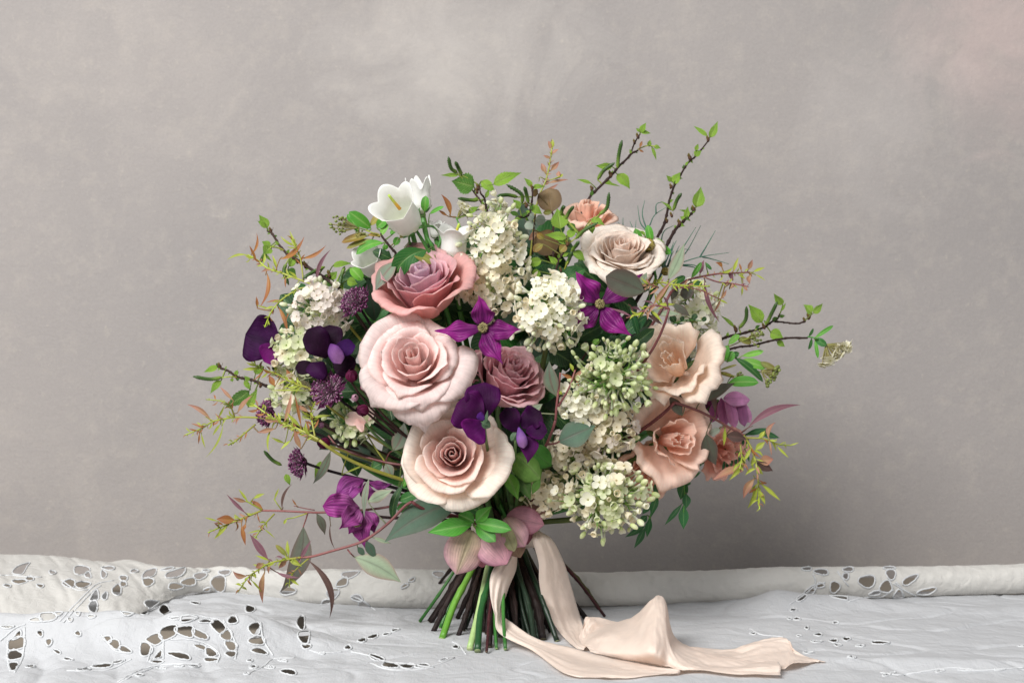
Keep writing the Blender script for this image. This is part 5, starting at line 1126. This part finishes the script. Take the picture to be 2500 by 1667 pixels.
sprig('eucalyptus_branch', 'long straight eucalyptus shoot reaching left below the astrantia', 'eucalyptus', 'K', -0.02, 0.0,
  [('red', [(2010,345),(1700,400),(1230,432),(1060,430),(840,420),(620,415)], 13, 10), ('yel', [(620,415),(440,490),(310,540),(110,625)], 11, 6), ('yel', [(745,445),(640,560),(555,682)], 9, 5), ('yel', [(630,410),(540,360),(470,320)], 9, 6), ('red', [(1065,435),(1045,500),(1020,572)], 8, 6), ('yel', [(1060,440),(940,480),(860,495)], 7, 5), ('red', [(1130,410),(1040,395),(930,370)], 6, 4), ('yel',[(810,402),(770,350),(740,300)],6,5)],
  [('eucd',1022,568,795,1198,100,dict(bow=-.12,dy=-.004)),('rust',640,410,518,312,24),('plum',475,445,286,258,18),('pink',480,332,345,288,20),('yel',490,330,400,208,13),('yel',540,302,652,252,18),('eucb',820,405,917,158,16,dict(bow=-.12)),('rust',370,505,188,495,42),('rust',430,548,468,748,22),('rust',470,540,452,605,16),
   ('eucd',1150,445,1228,648,40,dict(bow=-.05)),('eucb',1280,540,1328,790,8,dict(bow=.1)),('yel',745,310,790,198,10),('yel',640,585,755,685,7),('yel',630,600,485,632,8),('rust',580,450,605,535,7),('yel',310,545,165,690,18),('yel',210,520,70,478,8),('yel',860,495,832,545,14),('rust',960,372,912,302,8)],
  auto=[(1,.1,1,13,90,YK),(2,.3,1,5,60,YK)], pref='rw', seed=25)
sprig('eucalyptus_branch', 'lowest eucalyptus branch drooping in front of the lace cloth', 'eucalyptus', 'K', -0.055, -0.05,
  [('red', [(2060,330),(1990,375),(1850,520),(1700,640),(1550,725),(1300,800),(1100,855),(1000,862)], 15, 12), ('yel', [(1000,862),(850,885),(700,920),(560,1000),(480,1070),(395,1195)], 11, 6), ('red', [(1445,788),(1475,825),(1515,862)], 8, 7), ('yel',[(1075,870),(960,970),(900,1050),(885,1150)],8,5)],
  [('eucp',1512,858,1957,1102,112,dict(bow=-.05,n=(0,-1,.5))),('eucb',1062,885,1268,1452,32,dict(bow=-.20)),('plum',690,892,508,638,34),('pink',652,992,634,1302,33,dict(bow=.03)),('oliv',870,852,755,742,24),('yel',882,850,868,698,20),('yel',872,862,1007,948,26),('pink',862,872,783,968,26),('plum',985,895,1096,698,20),
   ('pink',490,1035,345,988,26,dict(bow=-.2)),('pink',640,920,565,962,30),('yel',890,1055,982,1130,14),('eucg',1620,705,1715,872,45),('eucp',1690,672,1865,730,24),('eucg',1540,762,1612,848,30),('plum',760,1000,990,1055,18,dict(bow=.1)),('yel',520,1075,620,1192,10),('yel',700,895,560,842,12),('eucp',1640,330,1880,215,58,dict(dy=.004)),('euc',1650,110,1605,480,32,dict(dy=-.012,bow=.04))],
  auto=[(1,.0,1,16,85,YK+['plum']),(3,.3,1,6,70,YK)], pref='rw', seed=26)
sprig('eucalyptus_branch', 'grey-green eucalyptus branch with broad leaves under the cream rose', 'eucalyptus', 'H', -0.045, -0.02,
  [('red', [(620,930),(380,890),(100,810),(-60,740),(-150,640)], 13, 9), ('yel', [(390,885),(300,760),(210,610),(190,560)], 8, 6), ('red',[(400,880),(430,810),(470,780)],7,6)],
  [('eucg',1110,1270,385,1660,150,dict(tip=-.02,bow=.06,n=(.1,-1,.6))),('euc',470,785,575,512,82,dict(bow=.10,dy=-.02)),('euc',400,905,465,1050,52),('euc',-130,790,-300,1100,44,dict(bow=-.08)),('eucb',50,780,80,570,10),('gloss',520,1260,720,1190,50),('gloss',540,1120,640,1115,30),('dgreen',560,1110,470,1450,40,dict(bow=.1)),
   ('gloss',1060,1250,1330,1390,50,dict(dy=.01)),('gloss',960,1290,1005,1340,24),('green',640,1010,560,1130,35),('gloss',260,960,360,900,55),('gloss',500,1340,700,1300,60,dict(dy=.02)),('yel',-20,1010,230,905,9)],
  pref='rw', seed=27)
sprig('eucalyptus_branch', 'eucalyptus shoot with rosy stems fanning out at the upper right', 'eucalyptus', 'F', -0.05, 0.0,
  [('red', [(150,520),(210,475),(300,410),(460,370),(620,345),(760,340),(900,332)], 13, 7), ('red', [(465,378),(600,425),(740,440),(890,470)], 8, 6), ('red', [(205,480),(330,480),(450,510),(530,550),(620,590)], 8, 5), ('yel', [(-60,450),(60,430),(200,455),(330,462),(520,468)], 10, 6)],
  [('rust',640,292,573,238,18,dict(bow=.2)),('yel',620,330,742,275,14,dict(bow=.2)),('yel',742,332,795,190,16),('rust',825,322,802,245,10),('pink',885,315,930,210,22),('yel',930,332,1052,285,15),('pink',920,352,908,445,22,dict(bow=.25)),('yel',950,350,1055,412,8),('plum',742,412,688,318,26),('plum',425,355,466,213,24),
   ('green',345,385,440,235,26),('plum',468,390,617,812,21,dict(bow=.08)),('pink',630,580,548,730,15),('pink',630,585,682,498,16),('yel',600,592,695,635,12),('yel',832,462,826,562,10),('pink',842,472,882,512,18),('pink',708,490,772,440,22),('yel',790,350,862,395,12),('pink',660,480,705,400,14),
   ('eucp',120,405,278,52,62,dict(bow=.05)),('eucb',135,385,215,255,40),('eucd',345,425,280,592,66,dict(shp='fan')),('eucd',165,635,333,755,44),('eucp',-40,700,240,735,42),('eucd',210,470,160,600,32),('gloss',345,430,450,445,26),('gloss',170,425,288,372,34),('gloss',480,240,538,308,16)],
  auto=[(0,.45,1,9,70,YK+['pink']),(1,.35,1,7,60,['pink','yel','plum']),(2,.4,1,6,60,['pink','yel']),(3,.0,1,16,90,['yel','yel','pink'])], pref='rw', seed=28)
sprig('eucalyptus_branch', 'eucalyptus twig carrying a big dark rounded leaf over the ivory rose', 'eucalyptus', 'E', -0.118, -0.112,
  [('red', [(1700,600),(1560,570),(1460,620),(1360,665),(1290,690)], 12, 8), ('red', [(1600,400),(1500,370),(1410,385)], 9, 6), ('red', [(1360,668),(1340,590),(1310,560)], 7, 4)],
  [('eucd',1462,440,1092,292,128,dict(shp='oval',n=(0,-1,.25),dy=-.006)),('eucp',1420,385,1488,255,42),('pink',1540,575,1720,330,22),('yel',1560,570,1760,560,16),('yel',1600,560,1720,360,14),('yel',1500,600,1640,740,16),('eucb',1480,650,1640,760,18),('plum',1350,680,1130,595,14)],
  auto=[(0,.0,.7,12,110,['yel','yel','pink','plum']),(1,0,1,10,90,['yel','pink'])], pref='rw', seed=29)
sprig('eucalyptus_branch', 'eucalyptus spray with hanging yellow tips at the lower right', 'eucalyptus', 'J', -0.075, -0.05,
  [('red', [(480,400),(560,425),(680,470),(800,530),(920,600),(1030,660)], 13, 9), ('yel', [(1030,660),(1100,780),(1140,950),(1150,1100),(1158,1250)], 10, 6), ('yel', [(1050,680),(1200,690),(1300,730),(1412,742)], 8, 5), ('red', [(1000,650),(1035,625),(1062,602)], 7, 5), ('yel',[(1005,735),(1015,840),(1000,930)],7,5)],
  [('plum',1060,604,1486,420,30,dict(bow=-.10)),('eucb',890,662,1055,690,45),('eucd',732,650,812,902,66,dict(bow=.05)),('eucb',805,490,738,198,24,dict(bow=.04)),('eucd',685,395,965,245,52,dict(bow=-.06)),('eucd',540,505,432,345,48),('pink',1005,905,785,1017,32),('yel',1040,885,912,1022,18),('pink',1145,872,1268,850,42),('eucb',1132,880,1265,945,36),
   ('pink',1122,1002,1030,1165,30,dict(bow=.1)),('yel',1162,1040,1325,1183,16),('yel',1142,1072,1060,1245,24),('yel',1152,1092,1202,1212,18),('pink',1232,692,1288,555,20,dict(bow=-.2)),('yel',1152,682,1202,625,16),('yel',1122,782,1202,712,24),('yel',1292,742,1392,842,10),('yel',882,592,872,748,14),('grey',845,610,755,650,28),('pink',1235,690,1255,830,7)],
  auto=[(1,.1,1,14,100,YK),(2,.2,1,6,80,YK),(4,.2,1,6,80,YK)], pref='rw', seed=30)
sprig('eucalyptus_sprig', 'grey eucalyptus leaves tucked against the white lilac and the dark centre', 'eucalyptus', 'I', -0.105, -0.105,
  [('red', [(230,620),(240,500),(255,380),(265,270)], 10, 7), ('red', [(250,520),(330,380),(375,250)], 9, 6), ('red', [(160,800),(230,790),(260,775)], 8, 6)],
  [('euc',232,438,185,185,56,dict(bow=-.08)),('eucg',250,780,525,660,98,dict(n=(0,-1,.3))),('pink',345,330,445,238,16),('yel',360,260,335,200,14),('rust',370,320,270,275,14),('rust',385,330,402,368,12),('yel',280,430,250,405,12),('eucp',40,560,135,500,32,dict(dy=-.004))], pref='rd', seed=31)

# ------------------------------------------------------------------ spirea, vinca and other greens
def cloud(cx, cy, rx, ry, n, seed, ang=0):
    r_ = random.Random(seed); out = []
    for k in range(n):
        a = r_.uniform(0, 6.28); q = math.sqrt(r_.random()); x, y = math.cos(a)*q*rx, math.sin(a)*q*ry
        c, s = math.cos(ang), math.sin(ang); out.append((cx+x*c-y*s, cy+x*s+y*c))
    return out
sprig('spirea_sprig', 'spirea sprig with green buds beside the open white bell', 'spirea', 'A', -0.055, -0.05,
  [('wood', [(650,930),(590,860),(540,800),(515,770),(500,720)], 13, 8), ('yel', [(500,770),(420,735),(290,690)], 7, 5), ('yel', [(500,780),(430,760),(330,750)], 6, 4)],
  [('green',415,700,203,538,58),('bronze',402,675,577,492,40),('green',470,690,562,598,46),('lgreen',515,765,577,635,38),('bronze',385,770,132,832,52),('bronze',512,765,388,760,24),('green',535,835,272,945,46,dict(bow=.1)),('oliv',425,800,178,890,32),('dgreen',612,992,428,915,56),('green',300,740,188,560,42,dict(dy=.01)),
   ('green',660,720,598,750,28),('bronze',690,790,770,720,32),('green',640,860,680,780,34),('green',540,850,560,900,28)],
  umbels=[(290,690,cloud(105,660,95,95,34,1),14,'berry'),(330,750,cloud(305,755,55,45,12,2),10,'berry')], pref='wd', seed=41)
sprig('bellflower_leaves', 'glossy curved leaf and olive leaves above the mauve rose', 'leaves', 'A', -0.07, -0.07,
  [('green', [(1010,980),(960,900),(900,800),(850,720)], 22, 14), ('green', [(1040,990),(1000,870),(930,740),(915,640)], 20, 14), ('green',[(1040,930),(1080,780),(1010,680),(880,690)],14,10), ('green',[(790,850),(780,780),(830,740)],12,9)],
  [('gloss',955,905,640,1190,98,dict(bow=.20,dy=-.02,curl=-.15)),('euc',655,1015,455,1295,78,dict(bow=.04,dy=-.02)),('oliv',1022,1032,818,935,54,dict(dy=-.02)),('eucb',730,880,865,840,30),('dgreen',990,820,980,900,34),('green',975,560,1112,488,22),('green',925,540,940,385,40)], pref='gl', seed=42)
sprig('spirea_sprig', 'spirea sprig with fresh leaves and green buds at the right edge', 'spirea', 'F', -0.01, 0.01,
  [('wood', [(520,1250),(600,1180),(680,1090),(760,1060)], 12, 8), ('yel', [(690,1050),(780,1010),(900,955)], 6, 4), ('yel', [(760,1140),(880,1230),(1010,1290)], 7, 5), ('yel',[(590,1280),(700,1310),(780,1330)],6,4)],
  [('green',640,1195,692,1030,42),('lgreen',700,1022,802,928,32),('green',690,1190,742,1085,42),('lgreen',830,1132,1037,1085,28),('lgreen',820,1172,1057,1248,46),('gloss',760,1150,1032,1382,46),('oliv',1000,1190,1152,1262,30),('green',690,1395,990,1388,62),('oliv',610,1272,782,1215,12),('bronze',588,1290,762,1342,26),('gloss',800,1100,730,1140,30),('oliv',790,960,920,1010,34),('gloss',640,1200,560,1180,40)],
  umbels=[(1010,1270,cloud(1120,1340,30,125,30,3,.55),18,'berry'),(890,960,cloud(970,960,70,85,22,4),16,'berry'),(780,1330,cloud(810,1320,35,30,9,5),11,'berry')], pref='wd', seed=43)
sprig('spirea_twig', 'bare spirea twig ending in a white flower cluster far right', 'spirea', 'F', 0.0, 0.02,
  [('wood', [(600,1110),(700,1070),(820,1035),(950,1020),(1100,980),(1240,955),(1460,948)], 11, 10), ('green', [(1460,948),(1540,965),(1630,1020)], 8, 5)],
  [('gloss',1468,945,1512,868,15),('gloss',1495,960,1465,1072,18),('green',1520,965,1703,842,20),('gloss',1530,965,1637,1035,36),('green',1528,975,1556,1155,18)],
  umbels=[(1630,1020,cloud(1725,1115,185,42,62,6,-.62),34,'blossom')], pref='wd', seed=44)
sprig('vinca_vine', 'dark vinca vine trailing below the salmon lisianthus', 'vine', 'I', -0.02, -0.03,
  [('green', [(1020,1000),(960,1130),(950,1250),(900,1390),(870,1450)], 6, 4)],
  [('vinca',990,1055,955,1190,26),('vinca',985,1090,1015,1140,20,dict(shp='oval')),('vinca',985,1165,932,1335,30),('vinca',935,1235,868,1312,22),('vinca',905,1318,848,1378,26),('vinca',930,1335,903,1482,26),('vinca',892,1398,742,1480,22),('vinca',892,1405,808,1562,26),('vinca',1000,1030,1050,940,20)], pref='g', seed=45)
sprig('vinca_vine', 'short vinca vine hanging with three broad leaves above bare wall', 'vine', 'I', -0.03, -0.04,
  [('green', [(1190,900),(1190,1000),(1180,1100),(1180,1200),(1172,1300)], 6, 4)],
  [('vinca',1195,930,1196,1130,18),('vinca',1205,1042,1302,1000,20),('vinca',1198,985,1308,948,18),('vinca',1192,1060,1150,1205,46),('vinca',1190,1155,1190,1272,34),('vinca',1165,1230,1033,1392,20),('vinca',1172,1240,1172,1422,38),('vinca',1060,930,1038,1022,22),('vinca',1195,1080,1230,1085,16)], pref='g', seed=46)
sprig('vinca_vine', 'feathery dark vine behind the hanging yellow eucalyptus tips', 'vine', 'J', -0.01, -0.01,
  [('green', [(900,760),(960,720),(1030,665),(1150,640),(1240,610)], 7, 4), ('green', [(880,860),(960,800),(1060,760)], 6, 4)],
  [('vinca',1030,660,1250,605,24),('vinca',1150,640,1318,682,26),('vinca',1150,640,1260,650,22)]+[('vinca',880+i*28,850-i*10,860+i*36,960-i*14,12) for i in range(7)]+[('vinca',960+i*30,760-i*6,960+i*36,700-i*6,12) for i in range(4)], pref='g', seed=47)
sprig('vinca_vine', 'small-leaved dark vine arching over the pale green lilac', 'vine', 'F', -0.035, -0.03,
  [('green', [(-80,890),(60,855),(200,815),(300,790),(440,795)], 8, 5)],
  [('dgreen',190,815,150,740,34),('dgreen',220,815,290,935,36),('dgreen',300,800,350,885,34),('dgreen',350,785,400,735,28),('dgreen',440,795,488,765,24),('dgreen',270,795,240,760,26),('vinca',-340,950,-60,740,70),('vinca',-150,980,-250,640,30),('dgreen',240,930,260,1000,10),('dgreen',20,760,-40,700,30)], pref='g', seed=48)
sprig('leafy_pod', 'speckled seed pod wrapped in green leaves beside the ivory rose', 'seed pod', 'B', -0.02, -0.02,
  [('green', [(1260,1560),(1230,1420),(1195,1300)], 14, 12)],
  [('green',1120,1260,1062,1088,40),('green',1215,1225,1180,1055,38),('green',1250,1242,1405,1330,42),('dgreen',1195,1300,1312,1422,50),('birch',1240,1215,1348,1225,30),('green',1045,1232,955,1162,20),('birch',1155,1155,1092,1110,22),('gloss',1330,1440,1300,1350,30)], pref='g', seed=49)
th_pod = [o for o in scene.objects if o.name == 'leafy_pod'][0]
def pods(root, spots):
    org = np.array(root.location)
    for (x, y, r) in spots:
        c = P(*px('B', x, y), -0.03); R = mm(r/3.92, -0.03); mb = MB()
        th = np.linspace(.03, np.pi-.03, 16); ph = np.linspace(0, 2*np.pi, 26, endpoint=False); TH, PH = np.meshgrid(th, ph, indexing='ij')
        rr = R*(1+0.10*np.sin(TH*11)*np.sin(PH*7)); spot = (np.sin(TH*11)*np.sin(PH*7) > .45)[..., None]
        G = c+np.stack([np.sin(TH)*np.cos(PH)*rr, np.sin(TH)*np.sin(PH)*rr, np.cos(TH)*rr], -1)
        C = np.where(spot, lin('4a3018'), lin('a89a4a')); mb.grid(G, C.reshape(-1, 3), np.stack([PH, TH], -1), closed=True)
        me = mb.mesh('pod', MAT['stem'], org); ob = bpy.data.objects.new('pod', me); scene.collection.objects.link(ob); ob.parent = root
pods(th_pod, [(1185, 1250, 66), (1270, 1420, 46), (1350, 1500, 40)])
# fennel
def fennel(label, lines, Y, seed):
    pts0 = [P(*px('B', *q), Y) for q in [(1330, 1470), (1400, 1440), (1490, 1420)]]
    th = thing_on_stem('fennel_frond', label, 'fennel', pts0[0], (0, 0.2, -1), 'g', 0.0011, None, '2f5a4c')
    r_ = random.Random(seed); mb = MB()
    mb.tube(catmull(pts0, 10), 0.0011, lin('2f5a4c'), n=5)
    for ln in lines:
        d = r_.uniform(-.02, .02); p = [P(*px('B', *q), Y+d+.004*i) for i, q in enumerate(ln)]
        mb.tube(catmull(p, 8*len(p)), [0.0008, 0.0005, 0.0002], np.array([lin('2f5f4e'), lin('4a7a62')]), n=4)
    th.part('fronds', mb, MAT['stem'], kind='stuff')
fl = [[(1330,1470),(1250,1300),(1180,1180),(1100,1155),(960,1145),(800,1165)],[(960,1145),(945,1060),(945,985)],[(1170,1110),(1110,1030),(1085,870)],[(1200,1060),(1250,960),(1370,880)],[(1260,950),(1265,860),(1330,835)],[(1180,1120),(1130,960),(1152,820)],
      [(1440,1430),(1490,1420),(1690,1360),(1960,1320)],[(1680,1365),(1760,1230),(1830,1108)],[(1420,1430),(1540,1240),(1640,1080)],[(1300,1330),(1330,1130),(1430,1060)],[(990,1145),(960,1090),(895,1030)],[(1090,1150),(1050,1110),(1010,1020)],[(1440,1440),(1560,1300),(1690,1060)],
      [(1440,1440),(1620,1440),(1720,1500)],[(1500,1440),(1620,1460),(1650,1490)],[(1400,1440),(1480,1300),(1590,1290)],[(1700,1360),(1790,1380),(1960,1430)],[(1060,1150),(1065,1080),(1070,1010)],[(1330,1470),(1400,1300),(1430,1220)]]
fl += [[(1330+r_, 1450), (1330+r_*1.4+q, 1400-20*k), (1340+r_*1.5+2*q, 1350-24*k)] for k, (r_, q) in enumerate([(0, 10), (20, -14), (40, 16), (60, -10), (80, 12), (-10, -16), (50, 20)])]
fennel('wispy blue-green fennel fronds rising behind the ivory rose', fl, 0.015, 3)
# astilbe spike
sprig('astilbe_spike', 'pale astilbe plume standing up behind the lilac', 'astilbe', 'B', 0.0, 0.01, [('yel', [(110,900),(150,760),(210,620),(250,430),(270,250)], 10, 5), ('yel',[(205,630),(270,620),(345,590)],6,4), ('yel',[(200,620),(150,600),(140,640)],5,3)],
  [('pink',215,660,425,622,16),('pink',130,810,330,660,22),('pink',200,560,165,465,26),('pink',250,540,335,450,24),('pink',255,380,330,330,18),('pink',260,330,230,250,16),('yel',268,330,272,235,22),('pink',250,420,180,390,14),('pink',330,600,330,540,24),('yel',340,600,372,570,18)],
  auto=[(0,.4,1,26,45,['pink','yel','pink'])], pref='g', seed=51)
sprig('smoke_bush', 'round brown smoke bush leaves behind the birch catkins', 'smoke bush', 'B', -0.02, -0.01, [('wood', [(280,1500),(270,1250),(262,1000),(250,900)], 12, 7), ('wood', [(80,1340),(95,1150),(110,960)], 8, 5)],
  [('brown',260,935,225,705,118,dict(n=(0,-1,.2))),('brown',290,1330,130,1130,125,dict(n=(0,-1,.1))),('brown',250,1420,330,1200,90,dict(dy=.01)),('grey',105,1060,0,1060,52),('grey',205,1010,110,1005,50),('grey',90,1000,40,960,45),('oliv',270,930,180,940,26),('pink',150,1130,40,1200,40),('brown',130,760,80,740,40)], pref='w', seed=52)
sprig('smoke_bush', 'folded grey-brown leaves between the peach lisianthus and spirea', 'smoke bush', 'F', -0.03, -0.03, [('wood', [(430,1250),(470,1150),(500,1050)], 9, 6)],
  [('eucd',500,1195,460,930,55,dict(bow=.1)),('eucb',510,1190,620,905,62,dict(bow=-.1)),('eucd',530,1180,590,1000,50)], pref='w', seed=53)
sprig('white_filler', 'tiny white filler blossoms beside the narrow-waisted bell', 'blossom', 'A', -0.02, -0.01, [('green', [(1300,760),(1250,640),(1230,590)], 9, 7), ('green',[(1500,640),(1560,560),(1600,500)],7,5)],
  [('rust',1175,580,1085,370,26,dict(bow=.1)),('rust',1150,580,1060,520,14),('green',1340,560,1300,470,16),('oliv',1440,680,1420,560,14)],
  umbels=[(1240,600,cloud(1310,520,50,90,14,11),34,'blossom'),(1600,500,cloud(1625,470,75,60,18,12),36,'blossom')], pref='g', seed=54)
# buds in the dark centre, then the inner greenery that fills the bouquet
plum_bud('small bright green flower bud above the green lilac', 'E', 1000, 920, -0.095, 46, (0.75, -0.5, 0.35), None, 9, cols=('5f9a3a', '7ab04a'), name='flower_bud', pref='dg')
def filler(crop, lv, Y, seed, label, grp=None):
    x0, y0 = lv[0][1], lv[0][2]
    sprig('salal_sprig', label, 'leaves', crop, Y+.02, Y, [('green', [(x0+20, y0+60), (x0, y0)], 8, 6)], lv, pref='d', seed=seed, group=grp)
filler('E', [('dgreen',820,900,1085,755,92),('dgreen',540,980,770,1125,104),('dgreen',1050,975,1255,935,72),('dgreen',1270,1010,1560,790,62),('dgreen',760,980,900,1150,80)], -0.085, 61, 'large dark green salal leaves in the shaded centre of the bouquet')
r_ = random.Random(99)
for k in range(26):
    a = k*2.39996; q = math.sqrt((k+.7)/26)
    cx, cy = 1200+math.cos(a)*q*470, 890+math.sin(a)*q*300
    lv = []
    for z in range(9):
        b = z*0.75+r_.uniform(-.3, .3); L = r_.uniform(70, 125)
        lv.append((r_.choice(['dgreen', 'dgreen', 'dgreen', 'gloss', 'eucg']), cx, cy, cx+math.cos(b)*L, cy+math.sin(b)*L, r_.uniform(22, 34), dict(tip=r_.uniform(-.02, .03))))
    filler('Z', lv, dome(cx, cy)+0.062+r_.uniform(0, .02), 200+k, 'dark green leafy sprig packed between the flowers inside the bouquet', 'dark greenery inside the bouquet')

# ------------------------------------------------------------------ silk ribbon
def ribbon_patch(net, nu=60, nv=26, wr=0.0007, seed=1, lift=0.0):
    net = np.array(net, float)                       # rows x cols x 3
    rows = np.array([catmull(r, nu) for r in net]); G = np.array([catmull(rows[:, j], nv) for j in range(nu)]).transpose(1, 0, 2)
    U, V = np.meshgrid(np.linspace(0, 1, nu), np.linspace(0, 1, nv))
    G[..., 1] += wr*vnoise(U*5, V*6+U*2, seed)*2; G[..., 2] += wr*vnoise(U*6+V*2, V*5, seed+1)*2
    cre = np.abs(vnoise(U*9+V*3, V*9+U*5, seed+2))+0.6*np.abs(vnoise(U*22-V*6, V*16, seed+3)); G[..., 2] += wr*1.1*cre; G[..., 1] -= wr*0.9*cre
    G[..., 2] = np.maximum(G[..., 2], front_height(G[..., 0], G[..., 1])+0.0008+lift+0.0012*(vnoise(U*7, V*4, seed+5)+.5))
    return G, np.stack([U, V], -1)
def strip(edgeA, edgeB, mid=None, bulge=0.0, **kw):
    A, B = np.array(edgeA, float), np.array(edgeB, float); Mi = (A+B)/2 if mid is None else np.array(mid); Mi = Mi+np.array([0, -bulge, 0])
    return ribbon_patch([A, A*.5+Mi*.5+np.array([0, -bulge*.4, 0]), Mi, B*.5+Mi*.5+np.array([0, -bulge*.4, 0]), B], **kw)
RC = lin('faeee4')
rb = Thing('silk_ribbon', 'blush silk ribbon tied round the stems with tails trailing over the cloth', 'ribbon', PG(1340, 1580, 0.0078))
def rpart(name, G, UV):
    mb = MB(); mb.grid(G, np.tile(RC, (G.shape[0]*G.shape[1], 1)), UV); return rb.part(name, mb, MAT['silk'], solid=0.00018)
q = lambda c, x, y, Y: P(*px(c, x, y), Y)
g = lambda c, x, y, z=0.0085: PG(*px(c, x, y), z)
# band round the tied stems
an = np.linspace(0, 2*np.pi, 49); bz = np.linspace(-.012, .014, 5)
mb = MB(); G = np.stack([np.stack([TIE[0]+np.cos(an)*.0335, TIE[1]+np.sin(an)*.0335, np.full(49, TIE[2]+z)+.002*np.sin(an*3+z*200)], -1) for z in bz]); mb.grid(G, np.tile(RC, (49*5, 1)), np.stack(np.meshgrid(an, bz), -1)); rb.part('band', mb, MAT['silk'], solid=0.0003)
h = lambda c, x, y, z: PG(*px(c, x, y), z)
# left tail: hangs before the stems, twists and runs out along the table to the right
G, UV = strip([q('L',955,560,-.052), q('L',820,740,-.066), q('L',808,930,-.078), q('L',848,1120,-.090), q('L',895,1300,-.098), h('M',0,655,.010), g('M',260,832), g('M',560,850), g('M',830,850), g('M',1130,815)],
              [q('L',1056,560,-.046), q('L',1045,720,-.052), q('L',975,900,-.060), q('L',918,1085,-.070), q('L',1010,1200,-.076), h('M',50,575,.014), h('M',300,640,.012), h('M',560,705,.010), h('M',800,745,.010), h('M',1120,800,.009)], nu=120, bulge=.004, seed=3, wr=.0014)
rpart('tail', G, UV)
# right tail: arches out under the hellebore and falls into the heap
G, UV = strip([q('L',1205,345,-.050), q('L',1195,450,-.066), q('L',1250,640,-.062), q('L',1255,820,-.056), q('L',1300,1020,-.052), q('L',1420,1260,-.052), h('L',1560,1400,.010), g('M',390,645)],
              [q('L',1225,340,-.044), q('L',1370,430,-.046), q('L',1470,620,-.034), q('L',1540,840,-.026), q('L',1590,1010,-.022), q('L',1640,1170,-.022), h('L',1665,1300,.012), h('M',420,560,.012)], nu=90, bulge=.006, seed=5, lift=.0008, wr=.0012)
rpart('tail', G, UV)
# heap: a soft tent with one high peak
cr = [h('M',375,540,.012), h('M',560,470,.019), h('M',760,420,.028), h('M',900,285,.046), h('M',962,230,.051), h('M',1022,280,.046), h('M',1090,560,.015), h('M',1330,680,.012), h('M',1620,748,.011), h('M',1888,752,.013)]
bk = [p+np.array([0.002, 0.016+0.25*p[2], -p[2]*0.72]) for p in cr]
cr2 = [p+np.array([0.001, 0.006+0.10*p[2], -p[2]*0.20]) for p in cr]
sl = [h('M',360,575,.011), h('M',520,560,.019), h('M',740,545,.026), h('M',865,440,.036), h('M',945,385,.041), h('M',1015,415,.038), h('M',1062,620,.020), h('M',1310,735,.012), h('M',1620,790,.0115), h('M',1895,780,.0125)]
lo = [h('M',430,640,.011), h('M',560,665,.013), h('M',760,690,.016), h('M',900,668,.022), h('M',970,680,.021), h('M',1035,692,.018), h('M',1140,760,.013), h('M',1320,795,.0105), h('M',1620,825,.0100), h('M',1898,820,.011)]
fr = [g('M',440,672), g('M',600,712), g('M',780,748), g('M',900,770), g('M',970,780), g('M',1045,791), g('M',1150,815), g('M',1330,828), g('M',1620,846), g('M',1898,856)]
G, UV = ribbon_patch([bk, cr2, cr, sl, lo, fr], nu=130, nv=60, wr=.0022, seed=7, lift=.0022); rpart('heap', G, UV)
# flap standing behind the heap, and the cut end spreading to the right
G, UV = ribbon_patch([[h('M',390,480,.020), h('M',400,420,.024), h('M',440,395,.026), h('M',560,420,.022), h('M',720,455,.016)], [h('M',358,560,.012), h('M',400,500,.018), h('M',470,450,.022), h('M',600,470,.018), h('M',700,500,.014)],
                      [h('M',405,645,.009), h('M',440,600,.010), h('M',520,540,.012), h('M',620,540,.012), h('M',700,560,.010)]], nu=50, nv=24, seed=9, lift=.0012, wr=.0015); rpart('flap', G, UV)
G, UV = ribbon_patch([[h('M',1080,640,.010), h('M',1250,632,.012), h('M',1500,650,.0095), h('M',1700,600,.015), h('M',1930,555,.020), h('M',2000,640,.015), h('M',2245,742,.0095)],
                      [h('M',1120,680,.010), h('M',1300,680,.012), h('M',1520,690,.0085), h('M',1720,660,.013), h('M',1960,640,.014), h('M',2020,690,.012), h('M',2200,745,.0095)],
                      [g('M',1200,740), g('M',1350,760), g('M',1550,780), g('M',1750,795), g('M',1905,798), h('M',2010,752,.012), g('M',2180,742)]], nu=90, nv=26, wr=.0018, seed=11, lift=.0004); rpart('cut_end', G, UV)
